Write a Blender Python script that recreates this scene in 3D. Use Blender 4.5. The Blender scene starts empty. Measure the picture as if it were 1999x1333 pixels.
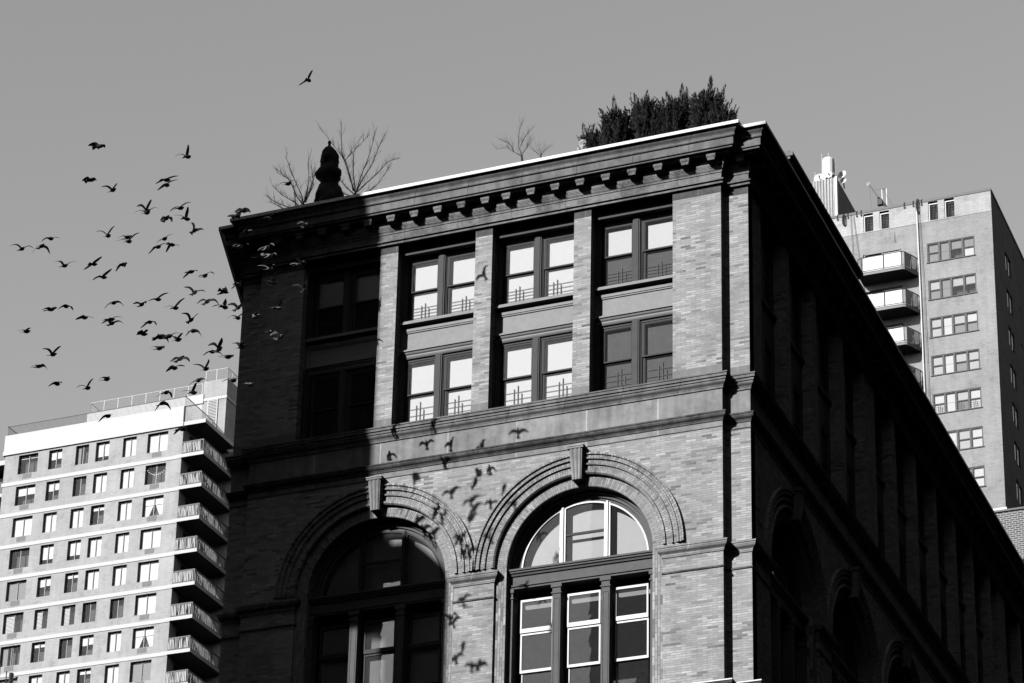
import bpy, math, random
from mathutils import Vector, Matrix
R = math.radians
rnd = random.Random(7)
S = bpy.context.scene
COL = S.collection

# ---------------------------------------------------------------- camera
cam_d = bpy.data.cameras.new('camera'); cam = bpy.data.objects.new('camera', cam_d); COL.objects.link(cam)
CAM = Vector((23.2078, -74.4674, 1.6))
RT, UP, FW = (0.92666604, 0.37527682, 0.02138617), (0.12202151, -0.35414485, 0.92719587), (-0.35552891, 0.85659135, 0.37396584)
cam.matrix_world = Matrix(((RT[0], UP[0], -FW[0], CAM.x), (RT[1], UP[1], -FW[1], CAM.y), (RT[2], UP[2], -FW[2], CAM.z), (0, 0, 0, 1)))
cam_d.sensor_width = 36; cam_d.lens = 5541.104 / 1999 * 36; cam_d.shift_y = 581.4857 / 1999
cam_d.clip_start = 1; cam_d.clip_end = 5000
cam_d.dof.use_dof = True; cam_d.dof.focus_distance = 92; cam_d.dof.aperture_fstop = 8.0
S.camera = cam

# ---------------------------------------------------------------- sun, sky, exposure
SUN = Vector((0.44, 1.0, -0.535)).normalized()            # the way the light travels
EL = math.asin(-SUN.z); AZ = math.atan2(-SUN.x, -SUN.y)  # where the sun stands, clockwise from +Y
W = bpy.data.worlds.new('World'); S.world = W; W.use_nodes = True
wn, wl = W.node_tree.nodes, W.node_tree.links
wn.clear()
sky = wn.new('ShaderNodeTexSky'); sky.sky_type = 'NISHITA'; sky.sun_disc = False
sky.sun_elevation = EL; sky.sun_rotation = AZ; sky.altitude = 50; sky.air_density = 1.0; sky.dust_density = 0.6; sky.ozone_density = 1.0
bw = wn.new('ShaderNodeSeparateColor'); bg = wn.new('ShaderNodeBackground'); wo = wn.new('ShaderNodeOutputWorld')
wl.new(sky.outputs[0], bw.inputs[0]); wl.new(bw.outputs[2], bg.inputs[0]); wl.new(bg.outputs[0], wo.inputs[0])
bg.inputs[1].default_value = 0.063
sd = bpy.data.lights.new('sun', 'SUN'); sun = bpy.data.objects.new('sun', sd); COL.objects.link(sun)
sd.energy = 2.5; sd.angle = R(0.45); sd.color = (1, 1, 1)
sun.location = (-60, -200, 90); sun.rotation_euler = SUN.to_track_quat('-Z', 'Y').to_euler()
S.view_settings.view_transform = 'Standard'; S.view_settings.look = 'None'
S.view_settings.exposure = 1.0; S.view_settings.gamma = 1.0; S.view_settings.use_curve_mapping = False
S.cycles.max_bounces = 8; S.cycles.diffuse_bounces = 0; S.cycles.transparent_max_bounces = 12
S.cycles.sample_clamp_indirect = 4

# ---------------------------------------------------------------- materials (all grey: the photograph is black and white)
def g(v): return (v, v, v, 1)
def newmat(name):
    m = bpy.data.materials.new(name); m.use_nodes = True
    nt = m.node_tree; n = nt.nodes; b = n['Principled BSDF']; b.inputs['Roughness'].default_value = .85
    b.inputs['Specular IOR Level'].default_value = .25
    return m, nt, n, nt.links, b
def coords(n, l, kind='wall', scale=1.0):
    tc = n.new('ShaderNodeNewGeometry')
    sp = n.new('ShaderNodeSeparateXYZ'); l.new(tc.outputs['Position'], sp.inputs[0])
    ad = n.new('ShaderNodeMath'); ad.operation = 'ADD'; l.new(sp.outputs[0], ad.inputs[0]); l.new(sp.outputs[1], ad.inputs[1])
    cb = n.new('ShaderNodeCombineXYZ'); l.new(ad.outputs[0], cb.inputs[0]); l.new(sp.outputs[2], cb.inputs[1])
    return tc, sp, cb
def noise(n, l, vec, scale, detail=4, rough=.6, out=0):
    t = n.new('ShaderNodeTexNoise'); t.inputs['Scale'].default_value = scale; t.inputs['Detail'].default_value = detail; t.inputs['Roughness'].default_value = rough
    if vec is not None: l.new(vec, t.inputs['Vector'])
    return t.outputs[out]
def ramp(n, l, src, stops):
    r = n.new('ShaderNodeValToRGB'); e = r.color_ramp.elements
    e[0].position, e[0].color = stops[0][0], g(stops[0][1]); e[1].position, e[1].color = stops[-1][0], g(stops[-1][1])
    for p, v in stops[1:-1]:
        k = e.new(p); k.color = g(v)
    l.new(src, r.inputs[0]); return r.outputs[0]
def mul(n, l, a, b, mode='MULTIPLY', fac=1.0):
    m = n.new('ShaderNodeMixRGB'); m.blend_type = mode; m.inputs[0].default_value = fac if not hasattr(fac, 'node') else 0
    if hasattr(fac, 'node'): l.new(fac, m.inputs[0])
    for s, k in ((a, 1), (b, 2)):
        if hasattr(s, 'node'): l.new(s, m.inputs[k])
        else: m.inputs[k].default_value = g(s)
    return m.outputs[0]
def brickmat(name, base, bw_, bh, mort, spread, mortar_v, dark=.06, uv=False, bump=.25, seedoff=0.0, cluster=1.0):
    m, nt, n, l, b = newmat(name)
    tc, sp, cb = coords(n, l)
    vec = cb.outputs[0]
    if uv:
        u = n.new('ShaderNodeUVMap'); vec = u.outputs[0]
    def bt(c1, c2, cm):
        t = n.new('ShaderNodeTexBrick'); t.inputs['Scale'].default_value = 1; t.inputs['Brick Width'].default_value = bw_; t.inputs['Row Height'].default_value = bh
        t.inputs['Mortar Size'].default_value = mort; t.inputs['Mortar Smooth'].default_value = .3; t.inputs['Bias'].default_value = 0
        t.inputs['Color1'].default_value = g(c1); t.inputs['Color2'].default_value = g(c2); t.inputs['Mortar'].default_value = g(cm); t.offset = .5
        l.new(vec, t.inputs['Vector']); return t
    t = bt(0, 1, .5)
    nz = noise(n, l, tc.outputs['Position'], .55, 3)
    # some clusters of burnt bricks: the dark end of the ramp only opens where the slow noise is high
    rA = ramp(n, l, t.outputs['Color'], [(0, base * (1 - spread * .6)), (.12, base * (1 - spread * .25)), (.5, base), (.9, base * (1 + spread * .3)), (1, base * (1 + spread * .7))])
    rB = ramp(n, l, t.outputs['Color'], [(0, base * dark * 6), (.10, base * .45), (.17, base * .92), (.6, base * 1.02), (1, base * (1 + spread * .8))])
    cl = ramp(n, l, nz, [(.48, 0), (.66, cluster)])
    c = mul(n, l, rA, rB, 'MIX', cl)
    sl = ramp(n, l, noise(n, l, tc.outputs['Position'], .23, 5), [(.3, .86), (.7, 1.1)])
    c = mul(n, l, c, sl)
    fine = ramp(n, l, noise(n, l, tc.outputs['Position'], 9, 4), [(.25, .9), (.75, 1.08)])
    c = mul(n, l, c, fine)
    # rain streaks: noise stretched down the wall
    mp = n.new('ShaderNodeMapping'); mp.inputs['Scale'].default_value = (1.6, 1.6, .12); l.new(tc.outputs['Position'], mp.inputs[0])
    st = ramp(n, l, noise(n, l, mp.outputs[0], 1.3, 4), [(.3, .88), (.62, 1.04)])
    c = mul(n, l, c, st)
    # soot and patched areas with ragged edges
    c = mul(n, l, c, ramp(n, l, noise(n, l, tc.outputs['Position'], .75, 8, .7), [(.36, .74), (.47, .97), (.7, 1.06)]))
    mo = bt(0, 0, 1)
    c = mul(n, l, c, mortar_v, 'MIX', mo.outputs['Fac'])
    l.new(c, b.inputs['Base Color'])
    bp = n.new('ShaderNodeBump'); bp.inputs['Strength'].default_value = bump; bp.inputs['Distance'].default_value = .02; bp.invert = True
    l.new(mo.outputs['Fac'], bp.inputs['Height']); l.new(bp.outputs[0], b.inputs['Normal'])
    return m
def stonemat(name, base, var=.25, streak=.3, rough=.85, dirt=0.0, scale=3.0, spec=.25, blocks=None):
    m, nt, n, l, b = newmat(name); b.inputs['Roughness'].default_value = rough; b.inputs['Specular IOR Level'].default_value = spec
    tc, sp, cb = coords(n, l)
    c = ramp(n, l, noise(n, l, tc.outputs['Position'], scale, 6, .65), [(.25, base * (1 - var)), (.75, base * (1 + var))])
    if streak:
        mp = n.new('ShaderNodeMapping'); mp.inputs['Scale'].default_value = (2.2, 2.2, .2); l.new(tc.outputs['Position'], mp.inputs[0])
        c = mul(n, l, c, ramp(n, l, noise(n, l, mp.outputs[0], 1.7, 5), [(.3, 1 - streak), (.6, 1.05)]))
    if dirt:
        c = mul(n, l, c, ramp(n, l, noise(n, l, tc.outputs['Position'], 1.1, 7, .72), [(.42, 1 - dirt), (.56, 1)]))
    if blocks:
        bw_, bh, mv, spread = blocks
        t = n.new('ShaderNodeTexBrick'); t.inputs['Scale'].default_value = 1; t.inputs['Brick Width'].default_value = bw_; t.inputs['Row Height'].default_value = bh
        t.inputs['Mortar Size'].default_value = .018; t.inputs['Color1'].default_value = g(1 - spread); t.inputs['Color2'].default_value = g(1 + spread * .6); t.inputs['Mortar'].default_value = g(mv)
        t.offset = .37; l.new(cb.outputs[0], t.inputs['Vector']); c = mul(n, l, c, t.outputs['Color'])
    l.new(c, b.inputs['Base Color'])
    bp = n.new('ShaderNodeBump'); bp.inputs['Strength'].default_value = .12; bp.inputs['Distance'].default_value = .03
    l.new(noise(n, l, tc.outputs['Position'], 14, 5), bp.inputs['Height']); l.new(bp.outputs[0], b.inputs['Normal'])
    return m
def plain(name, v, rough=.6, var=.08, spec=.3, scale=4):
    return stonemat(name, v, var, 0, rough, 0, scale, spec)
def glassmat(name, refl=1.0, tint=.92, rough=.0, dirt=0.04):
    m = bpy.data.materials.new(name); m.use_nodes = True; nt = m.node_tree; n = nt.nodes; l = nt.links; n.clear()
    o = n.new('ShaderNodeOutputMaterial'); t = n.new('ShaderNodeBsdfTransparent'); t.inputs[0].default_value = g(tint)
    gl = n.new('ShaderNodeBsdfGlossy'); gl.inputs['Roughness'].default_value = rough; gl.inputs[0].default_value = g(.95)
    f = n.new('ShaderNodeFresnel'); f.inputs[0].default_value = 1.5
    mu = n.new('ShaderNodeMath'); mu.operation = 'MULTIPLY'; mu.inputs[1].default_value = refl; mu.use_clamp = True; l.new(f.outputs[0], mu.inputs[0])
    ge = n.new('ShaderNodeNewGeometry'); nz = noise(n, l, ge.outputs['Position'], 1.7, 2)
    bp = n.new('ShaderNodeBump'); bp.inputs['Strength'].default_value = .015; bp.inputs['Distance'].default_value = .03; l.new(nz, bp.inputs['Height']); l.new(bp.outputs[0], gl.inputs['Normal'])
    mx = n.new('ShaderNodeMixShader'); l.new(mu.outputs[0], mx.inputs[0]); l.new(t.outputs[0], mx.inputs[1]); l.new(gl.outputs[0], mx.inputs[2])
    df = n.new('ShaderNodeBsdfDiffuse'); df.inputs[0].default_value = g(.6)                # dust and smears on the pane
    ds = ramp(n, l, noise(n, l, ge.outputs['Position'], 26, 3, .5), [(.45, dirt * .6), (.85, dirt * 1.6)])
    m2 = n.new('ShaderNodeMixShader'); l.new(ds, m2.inputs[0]); l.new(mx.outputs[0], m2.inputs[1]); l.new(df.outputs[0], m2.inputs[2])
    l.new(m2.outputs[0], o.inputs[0]); return m
def lampmat(name, e):
    m, nt, n, l, b = newmat(name); b.inputs['Base Color'].default_value = g(.3); b.inputs['Emission Color'].default_value = g(1); b.inputs['Emission Strength'].default_value = e; return m

M = dict(
 brick=brickmat('roman_brick', .39, .33, .078, .007, .55, .27, cluster=1.0, bump=.5),
 voussoir=brickmat('arch_brick', .36, .30, .085, .008, .6, .14, uv=True, cluster=.8, bump=.5),
 stone=stonemat('brown_stone', .225, .2, .25, dirt=.3, scale=3.5, blocks=(1.9, 60.0, .55, .07)),
 frieze=stonemat('frieze_stone', .235, .25, .2, dirt=.45, scale=7, blocks=(1.9, 60.0, .6, .06)),
 band=stonemat('band_stone', .30, .18, .25, dirt=.22, blocks=(2.35, 4.0, 1.7, .15)),
 sooty=stonemat('sooty_moulding', .12, .45, .3, dirt=.55, scale=5),
 cap=stonemat('cap_stone', .11, .3, .1, dirt=.3, blocks=(.95, 5.0, 1.8, .2)),
 base=stonemat('base_stone', .24, .12, .15, dirt=.1, blocks=(1.1, 5.0, 1.15, .1)),
 flash=plain('white_flashing', .8, .5, .05),
 frame=plain('dark_frame_paint', .085, .6, .12, .10),
 transom=plain('transom_paint', .125, .6, .15, .10),
 spandrel=plain('spandrel_paint', .30, .6, .12, .15),
 sash=plain('sash_paint', .065, .6, .12, .10),
 white=plain('white_paint', .78, .5, .05),
 blind=plain('white_blind', .62, .8, .03), blindg=plain('grey_blind', .34, .8, .08), blindw=plain('bright_blind', .80, .8, .02),
 reflgrey=plain('reflected_grey', .13, .85, .12),  # grey sheet standing in for sky reflected in dim panes
 lunblind=plain('lunette_blind', .58, .85, .05),
 glass=glassmat('window_glass', 1.0, .93), glassd=glassmat('dusty_glass', 1.5, .8, .0, .05), glassr=glassmat('reflecting_glass', 1.3, .93, .0, .05),
 glassl=glassmat('sky_glass', 2.6, .85, .0, .09),
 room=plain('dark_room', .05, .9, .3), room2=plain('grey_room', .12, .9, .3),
 rod=plain('dark_rod', .03, .5, .1), roof=plain('roof_felt', .08, .9, .2),
 lamp=lampmat('ceiling_lamp', .22),
)

# ---------------------------------------------------------------- mesh helpers
WL = {}
class MB:
    def __init__(s): s.v = []; s.f = []; s.uv = {}
    def quad(s, a, b, c, d, uv=None):
        i = len(s.v); s.v += [a, b, c, d]; s.f.append((i, i + 1, i + 2, i + 3))
        if uv: s.uv[len(s.f) - 1] = uv
    def poly(s, pts):
        i = len(s.v); s.v += list(pts); s.f.append(tuple(range(i, i + len(pts))))
    def box(s, x0, x1, y0, y1, z0, z1):
        i = len(s.v); s.v += [(x, y, z) for z in (z0, z1) for y in (y0, y1) for x in (x0, x1)]
        for f in ((0, 2, 3, 1), (4, 5, 7, 6), (0, 1, 5, 4), (1, 3, 7, 5), (3, 2, 6, 7), (2, 0, 4, 6)): s.f.append(tuple(i + k for k in f))
    def prism(s, prof, fn, a0, a1):
        """closed 2D profile, fn(p, q, along) -> xyz"""
        i = len(s.v); k = len(prof)
        s.v += [fn(p, q, a0) for p, q in prof] + [fn(p, q, a1) for p, q in prof]
        for j in range(k): s.f.append((i + j, i + (j + 1) % k, i + k + (j + 1) % k, i + k + j))
        s.f.append(tuple(i + j for j in reversed(range(k)))); s.f.append(tuple(i + k + j for j in range(k)))
    def tube(s, pts, rad, n=6, cap=True):
        pts = [Vector(p) for p in pts]; rad = rad if isinstance(rad, (list, tuple)) else [rad] * len(pts)
        base = len(s.v); prev = None
        for k, p in enumerate(pts):
            t = (pts[min(k + 1, len(pts) - 1)] - pts[max(k - 1, 0)]).normalized()
            if prev is None:
                prev = t.orthogonal().normalized()
            prev = (prev - t * prev.dot(t)); prev = prev.normalized() if prev.length > 1e-6 else t.orthogonal().normalized()
            w = t.cross(prev)
            for j in range(n):
                a = 2 * math.pi * j / n; s.v.append(tuple(p + (prev * math.cos(a) + w * math.sin(a)) * rad[k]))
        for k in range(len(pts) - 1):
            for j in range(n):
                s.f.append((base + k * n + j, base + k * n + (j + 1) % n, base + (k + 1) * n + (j + 1) % n, base + (k + 1) * n + j))
        if cap:
            s.f.append(tuple(base + j for j in reversed(range(n)))); s.f.append(tuple(base + (len(pts) - 1) * n + j for j in range(n)))
    def lathe(s, prof, c, n=16, jit=None):
        base = len(s.v)
        for k, (r, z) in enumerate(prof):
            for j in range(n):
                a = 2 * math.pi * j / n; q = r * (jit(k, j) if jit else 1); s.v.append((c[0] + q * math.cos(a), c[1] + q * math.sin(a), c[2] + z))
        for k in range(len(prof) - 1):
            for j in range(n): s.f.append((base + k * n + j, base + k * n + (j + 1) % n, base + (k + 1) * n + (j + 1) % n, base + (k + 1) * n + j))
        s.f.append(tuple(base + j for j in reversed(range(n)))); s.f.append(tuple(base + (len(prof) - 1) * n + j for j in range(n)))
    def mesh(s, name, mats, org=(0, 0, 0), smooth=False):
        me = bpy.data.meshes.new(name)
        me.from_pydata([(x - org[0], y - org[1], z - org[2]) for x, y, z in s.v], [], s.f)
        for m in (mats if isinstance(mats, (list, tuple)) else [mats]): me.materials.append(m)
        if s.uv:
            u = me.uv_layers.new(name='UVMap')
            for fi, c in s.uv.items():
                for li, q in zip(me.polygons[fi].loop_indices, c): u.data[li].uv = q
        if smooth: me.polygons.foreach_set('use_smooth', [True] * len(me.polygons))
        me.validate(); me.update(); return me
def put(name, me, parent=None, loc=None):
    o = bpy.data.objects.new(name, me); COL.objects.link(o)
    pl = WL[parent.name] if parent else (0, 0, 0)
    wl_ = loc if loc is not None else pl
    o.location = [wl_[k] - pl[k] for k in range(3)]
    if parent: o.parent = parent
    WL[o.name] = tuple(wl_); return o
def build(name, mb, mat, parent=None, smooth=False, org=None):
    if org is None: org = WL[parent.name] if parent else (0, 0, 0)
    return put(name, mb.mesh(name, mat, org, smooth), parent, org)
def thing(name, loc, label, cat, group=None):
    o = bpy.data.objects.new(name, None); COL.objects.link(o); o.location = loc; WL[o.name] = tuple(loc); o.empty_display_size = .3
    o['label'] = label; o['category'] = cat
    if group: o['group'] = group
    return o
def tag(o, label=None, cat=None, group=None, kind=None):
    for k, v in (('label', label), ('category', cat), ('group', group), ('kind', kind)):
        if v: o[k] = v
    return o
def copytree(src, parent, loc):
    o = src.copy(); COL.objects.link(o); o.parent = parent; pl = WL[parent.name] if parent else (0, 0, 0)
    o.location = [loc[k] - pl[k] for k in range(3)]; WL[o.name] = tuple(loc)
    for ch in list(src.children):
        c = ch.copy(); COL.objects.link(c); c.parent = o; WL[c.name] = tuple(loc[k] + ch.location[k] for k in range(3))
        for gg in ch.children:
            d = gg.copy(); COL.objects.link(d); d.parent = c
    return o
def sweep(mb, prof, path, close=False):
    """carry a profile [(outward, z)] along a plan path, outward to the right of travel, mitred"""
    n = len(path); P = [Vector(p) for p in path]; rows = []
    for i in range(n):
        d0 = (P[i] - P[i - 1]).normalized() if i > 0 else (P[1] - P[0]).normalized()
        d1 = (P[i + 1] - P[i]).normalized() if i < n - 1 else d0
        n0 = Vector((d0.y, -d0.x)); n1 = Vector((d1.y, -d1.x)); m = n0 + n1; m = m / (m.dot(n0)) if m.length > 1e-6 else n0
        rows.append([(P[i].x + m.x * o, P[i].y + m.y * o, z) for o, z in prof])
    base = len(mb.v); k = len(prof)
    for r in rows: mb.v += r
    for i in range(n - 1):
        for j in range(k - 1): mb.f.append((base + i * k + j, base + (i + 1) * k + j, base + (i + 1) * k + j + 1, base + i * k + j + 1))
        if close: mb.f.append((base + i * k + k - 1, base + (i + 1) * k + k - 1, base + (i + 1) * k, base + i * k))
    if close:
        mb.f.append(tuple(base + j for j in range(k))); mb.f.append(tuple(base + (n - 1) * k + j for j in reversed(range(k))))
def holes(mb, u0, u1, z0, z1, hs, fn, depth, skip=''):
    """wall face with openings and their reveals; fn(u, z, d) -> xyz with d metres into the wall"""
    us = sorted({u0, u1, *[h[0] for h in hs], *[h[1] for h in hs]}); zs = sorted({z0, z1, *[h[2] for h in hs], *[h[3] for h in hs]})
    us = [u for u in us if u0 - 1e-6 <= u <= u1 + 1e-6]; zs = [z for z in zs if z0 - 1e-6 <= z <= z1 + 1e-6]
    for a, b in zip(us, us[1:]):
        for c, d in zip(zs, zs[1:]):
            mu, mz = (a + b) / 2, (c + d) / 2
            if any(h[0] < mu < h[1] and h[2] < mz < h[3] for h in hs): continue
            mb.quad(fn(a, c, 0), fn(b, c, 0), fn(b, d, 0), fn(a, d, 0))
    for a, b, c, d in hs:
        for p, q in (((a, c), (b, c)), ((b, c), (b, d)), ((b, d), (a, d)), ((a, d), (a, c))):
            mb.quad(fn(*p, 0), fn(*q, 0), fn(*q, depth), fn(*p, depth))
def cyma(p0, z0, p1, z1, n=6):
    """S-shaped run of profile points"""
    return [(p0 + (p1 - p0) * (t - math.sin(2 * math.pi * t) / (2 * math.pi) * .8), z0 + (z1 - z0) * t) for t in [k / n for k in range(n + 1)]]

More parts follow.
